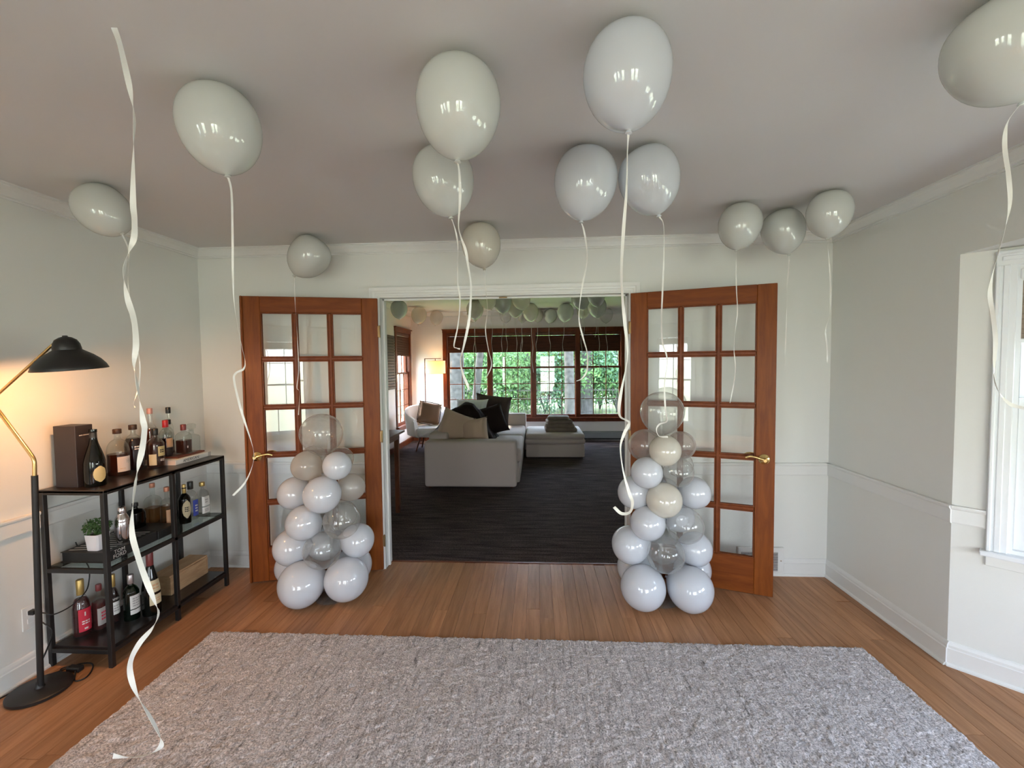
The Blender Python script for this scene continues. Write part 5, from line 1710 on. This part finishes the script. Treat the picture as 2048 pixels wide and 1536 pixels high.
# wooden console by the opening and the heater under the windows
co = thing('console_table', 'dark wooden console table just inside the living room at left', 'table', (-1.62, 4.30, 0))
MB().cbox((-1.90, 4.05, 0.845), (-1.405, 4.56, 0.868), 0.004).build('table_top', M_DARKWOOD, co)
MB().cbox((-1.88, 4.08, 0.78), (-1.455, 4.53, 0.8455), 0.002).build('apron', M_DARKWOOD, co)
for x in (-1.875, -1.50):
    for y in (4.085, 4.48):
        MB().cbox((x, y, 0), (x + 0.045, y + 0.045, 0.782), 0.003).build('leg', M_DARKWOOD, co)
ht = thing('baseboard_heater', 'low grey metal heater along the wall under the windows', 'heater', (1.2, FY1, 0))
MB().run((0.55, FY1 - 0.0005), (2.35, FY1 - 0.0005), (0, -1), [(0, 0.02), (0.02, 0.02), (0.02, 0.05), (0.055, 0.05), (0.06, 0.06), (0.06, 0.16), (0.045, 0.185), (0, 0.19)]).build('housing', M_HEATER, ht)
MB().box((0.56, FY1 - 0.058, 0.022), (2.34, FY1 - 0.004, 0.048)).build('fins', M_DARKSLOT, ht)
for x in (0.545, 2.335):
    MB().cbox((x, FY1 - 0.066, 0.004), (x + 0.02, FY1 - 0.001, 0.195), 0.003).build('end_cap', M_HEATER, ht)
oc = thing('wall_outlet', 'dark outlet on the living room wall behind the armchair', 'outlet', (FX0 + 0.1, FY1, 0.32))
MB().cbox((-2.50, FY1 - 0.008, 0.27), (-2.42, FY1 - 0.0005, 0.38), 0.003).build('cover_plate', M_DARKWOOD, oc)
MB().cbox((-2.475, FY1 - 0.012, 0.30), (-2.445, FY1 - 0.007, 0.35), 0.002).build('socket', P_BLACK, oc)

# ------------------------------------------------------------------ balloons on the living room ceiling
far_b = [
    (798, 618, 17, (799, 643), M_LATEX, 'leftmost living room balloon, above the slatted panel', 0),
    (838, 630, 15.5, (836, 650), M_PEARL, 'second living room balloon from the left, clear pearl', 0),
    (873, 635, 13, (870, 653), M_PEARL, 'third living room balloon from the left, near the corner lamp', 0),
    (950, 619, 17, (949, 643), M_LATEXC, 'beige living room balloon left of the ceiling cluster', 120),
    (945, 640, 11, (950, 655), M_PEARL, 'clear balloon half hidden below the beige one', 90),
    (975, 597, 18, (982, 618), M_PEARL, 'balloon cut by the door head left of the cluster', 90),
    (1005, 605, 18, (1006, 628), M_LATEX, 'grey white balloon in the left half of the cluster', 110),
    (1031, 616, 16, (1031, 637), M_LATEXC, 'olive beige balloon in the middle of the cluster', 100),
    (1042, 597, 19, (1046, 616), M_PEARL, 'balloon cut by the door head above the olive beige one', 90),
    (1011, 634, 12, (1012, 650), M_CLEAR, 'small clear balloon under the left of the cluster', 80),
    (1046, 642, 12, (1044, 656), M_PEARL, 'small pearl balloon under the olive beige one', 80),
    (1061, 624, 16, (1063, 645), M_LATEXC, 'cream balloon right of the olive beige one', 100),
    (1075, 639, 12, (1075, 655), M_LATEXC, 'small cream balloon at the lower right of the cluster', 70),
    (1101, 634, 13, (1098, 652), M_LATEX, 'single pale balloon right of the cluster', 80),
    (1131, 624, 16.5, (1128, 644), M_LATEX, 'larger white balloon between the two clusters', 90),
    (1161, 598, 18, (1166, 613), M_LATEX, 'balloon cut by the door head in the right group', 80),
    (1167, 620, 14, (1165, 640), M_PEARL, 'pearl balloon behind the right group', 80),
    (1194, 613, 19, (1196, 634), M_LATEX, 'lower large balloon of the right group', 110),
    (1192, 592, 18, (1194, 604), M_LATEX, 'upper balloon of the right group cut by the door head', 70),
    (1212, 634, 14, (1212, 650), M_CLEAR, 'clear balloon at the right end of the right group', 90),
]
for i, (u, v, r, kn, m, lb, rl) in enumerate(far_b):
    rb_ = None
    if rl:
        x, y = kn
        s = 1 if i % 2 else -1
        rb_ = [(x, y + rl * 0.25), (x + s * 3, y + rl * 0.5), (x + s * 1, y + rl * 0.75), (x + s * 4, y + rl)]
    helium(lb, u, v, r, kn, m, rb_, 0.006, i * 0.7, 1.5, 'balloons on the living room ceiling', ceil=FZC)

# ------------------------------------------------------------------ garden outside the far windows
GZ = -0.35
M_GRASS = leaf_mat('lawn', (0.10, 0.17, 0.03), (0.26, 0.32, 0.08), 0.0)
tag(MB().add([(-30, FY1 + 0.2, GZ), (30, FY1 + 0.2, GZ), (30, 45, GZ), (-30, 45, GZ)], [(0, 1, 2, 3)]).build('ground', M_GRASS), 'green lawn outside the living room windows', 'lawn', kind='structure')
M_BARK = pmat('pale_grey_bark', (0.065, 0.058, 0.054), 0.95, spec=0.1, bump=(9, 1.0), var=(9, 0.9))
LEAFS = [leaf_mat('bright_leaf', (0.09, 0.18, 0.04), (0.36, 0.48, 0.13)), leaf_mat('mid_leaf', (0.05, 0.13, 0.045), (0.19, 0.32, 0.11)), leaf_mat('blue_green_leaf', (0.05, 0.13, 0.07), (0.19, 0.31, 0.18))]


def tree(label, u, y, trunk_r, H, crown, mat, seed, lean=0.0, group='garden trees', n=4200, size=0.085, crown_z=None):
    p = onY(u, 760, y)
    rg = random.Random(seed)
    t = thing('tree', label, 'tree', (p.x, y, GZ), group=group)
    pts = [Vector((p.x + lean * k / 5 * H, y + rg.uniform(-0.05, 0.05), GZ + H * k / 5)) for k in range(6)]
    MB().tube(smooth_path(pts, 3), [trunk_r * (1.25 if i == 0 else 1 - 0.05 * i / 3) for i in range(16)], 12).build('trunk', M_BARK, t, 60)
    cl = []
    for k in range(6):
        a = rg.uniform(0, 2 * PI)
        c = (p.x + lean * H + crown * 0.55 * math.cos(a), y + crown * 0.5 * math.sin(a), (crown_z or GZ + H) + rg.uniform(-0.3, 0.6) * crown * 0.5)
        cl.append((n // 6, c, (crown * 0.7, crown * 0.7, crown * 0.55), size, seed * 10 + k, 1.0, 0.25))
    me = leaf_mesh('crown', cl, mat)
    me.transform(wm(t).inverted())
    o = place('crown', me, t)
    o['kind'] = 'stuff'
    return t


def shrub(label, u, y, h, w, mat, seed, n=1800, size=0.085):
    p = onY(u, 760, y)
    rg = random.Random(seed)
    t = thing('shrub', label, 'shrub', (p.x, y, GZ), group='garden shrubs')
    st_ = MB()
    for k in range(5):
        a = rg.uniform(0, 2 * PI)
        st_.tube([(p.x, y, GZ), (p.x + 0.2 * w * math.cos(a), y + 0.2 * w * math.sin(a), GZ + h * 0.5), (p.x + 0.4 * w * math.cos(a), y + 0.3 * w * math.sin(a), GZ + h * 0.85)], 0.025, 5)
    st_.build('branches', M_BARK, t, 60)
    cl = []
    for k in range(6):
        a = rg.uniform(0, 2 * PI)
        cl.append((n // 6, (p.x + 0.45 * w * math.cos(a) * rg.random(), y + 0.3 * w * math.sin(a), GZ + h * rg.uniform(0.3, 0.75)), (w * 0.42, w * 0.35, h * 0.33), size, seed * 10 + k, 1.0, 0.2))
    me = leaf_mesh('leaves', cl, mat)
    me.transform(wm(t).inverted())
    o = place('leaves', me, t)
    o['kind'] = 'stuff'
    return t


tree('thick pale trunked tree in the leftmost living room window', 912, 13.2, 0.27, 6.6, 2.2, LEAFS[1], 1, 0.0)
tree('leaning pale tree beside the thick trunk in the leftmost window', 945, 14.5, 0.13, 6.4, 2.0, LEAFS[0], 2, 0.12)
tree('slender pale tree in the third living room window', 1140, 14.0, 0.16, 6.8, 2.0, LEAFS[0], 3, -0.015)
tree('pale tree at the left of the rightmost window', 1172, 16.5, 0.24, 7.0, 2.2, LEAFS[1], 4, 0.02)
shr = [(930, 17.5, 3.6, 2.6, 1), (975, 18.0, 3.9, 2.6, 2), (1015, 17.0, 3.2, 2.4, 1), (1050, 18.5, 4.2, 2.8, 0), (1090, 17.2, 3.4, 2.4, 2), (1120, 18.2, 4.0, 2.6, 0), (1160, 17.4, 3.6, 2.5, 1), (1200, 18.4, 4.1, 2.8, 0), (1235, 17.2, 3.4, 2.4, 2), (1270, 18.0, 3.8, 2.6, 1), (890, 18.5, 4.0, 2.8, 0)]
sl = ['shrub behind the thick trunk in the leftmost window', 'blue green shrub right of the leaning tree', 'shrub in the left half of the second window', 'tall bright shrub in the right half of the second window', 'blue green shrub at the left of the third window', 'bright shrub beside the slender tree', 'shrub behind the pale tree in the rightmost window', 'tall bright shrub in the middle of the rightmost window', 'blue green shrub at the right of the rightmost window', 'shrub beyond the right edge of the windows', 'bright shrub at the left edge of the leftmost window']
for i, ((u, y, h, w, m), lb) in enumerate(zip(shr, sl)):
    shrub(lb, u, y, h * 0.85, w * 1.05, LEAFS[m], 30 + i, n=4200, size=0.075)
for i, (u, y) in enumerate([(860, 23), (960, 24), (1050, 23.5), (1150, 24), (1260, 23)]):
    tree(['backdrop tree farthest left beyond the shrubs', 'backdrop tree behind the second window', 'backdrop tree in the centre beyond the shrubs', 'backdrop tree behind the third window', 'backdrop tree farthest right beyond the shrubs'][i], u, y, 0.2, 3.4, 2.7, LEAFS[(i + 1) % 3], 60 + i, 0.0, 'backdrop trees', n=3000, size=0.16, crown_z=GZ + 2.4)
fe = thing('garden_fence', 'thin dark metal fence across the garden behind the tree trunks', 'fence', (0, 15.6, GZ))
for z in (GZ + 0.10, GZ + 0.95):
    MB().box((-6, 15.59, z), (6, 15.61, z + 0.03)).build('rail', M_BLACK, fe)
pk = MB()
for i in range(101):
    x = -6 + i * 0.12
    pk.box((x - 0.008, 15.592, GZ), (x + 0.008, 15.608, GZ + 1.05))
o = pk.build('pickets', M_BLACK, fe)
o['kind'] = 'stuff'
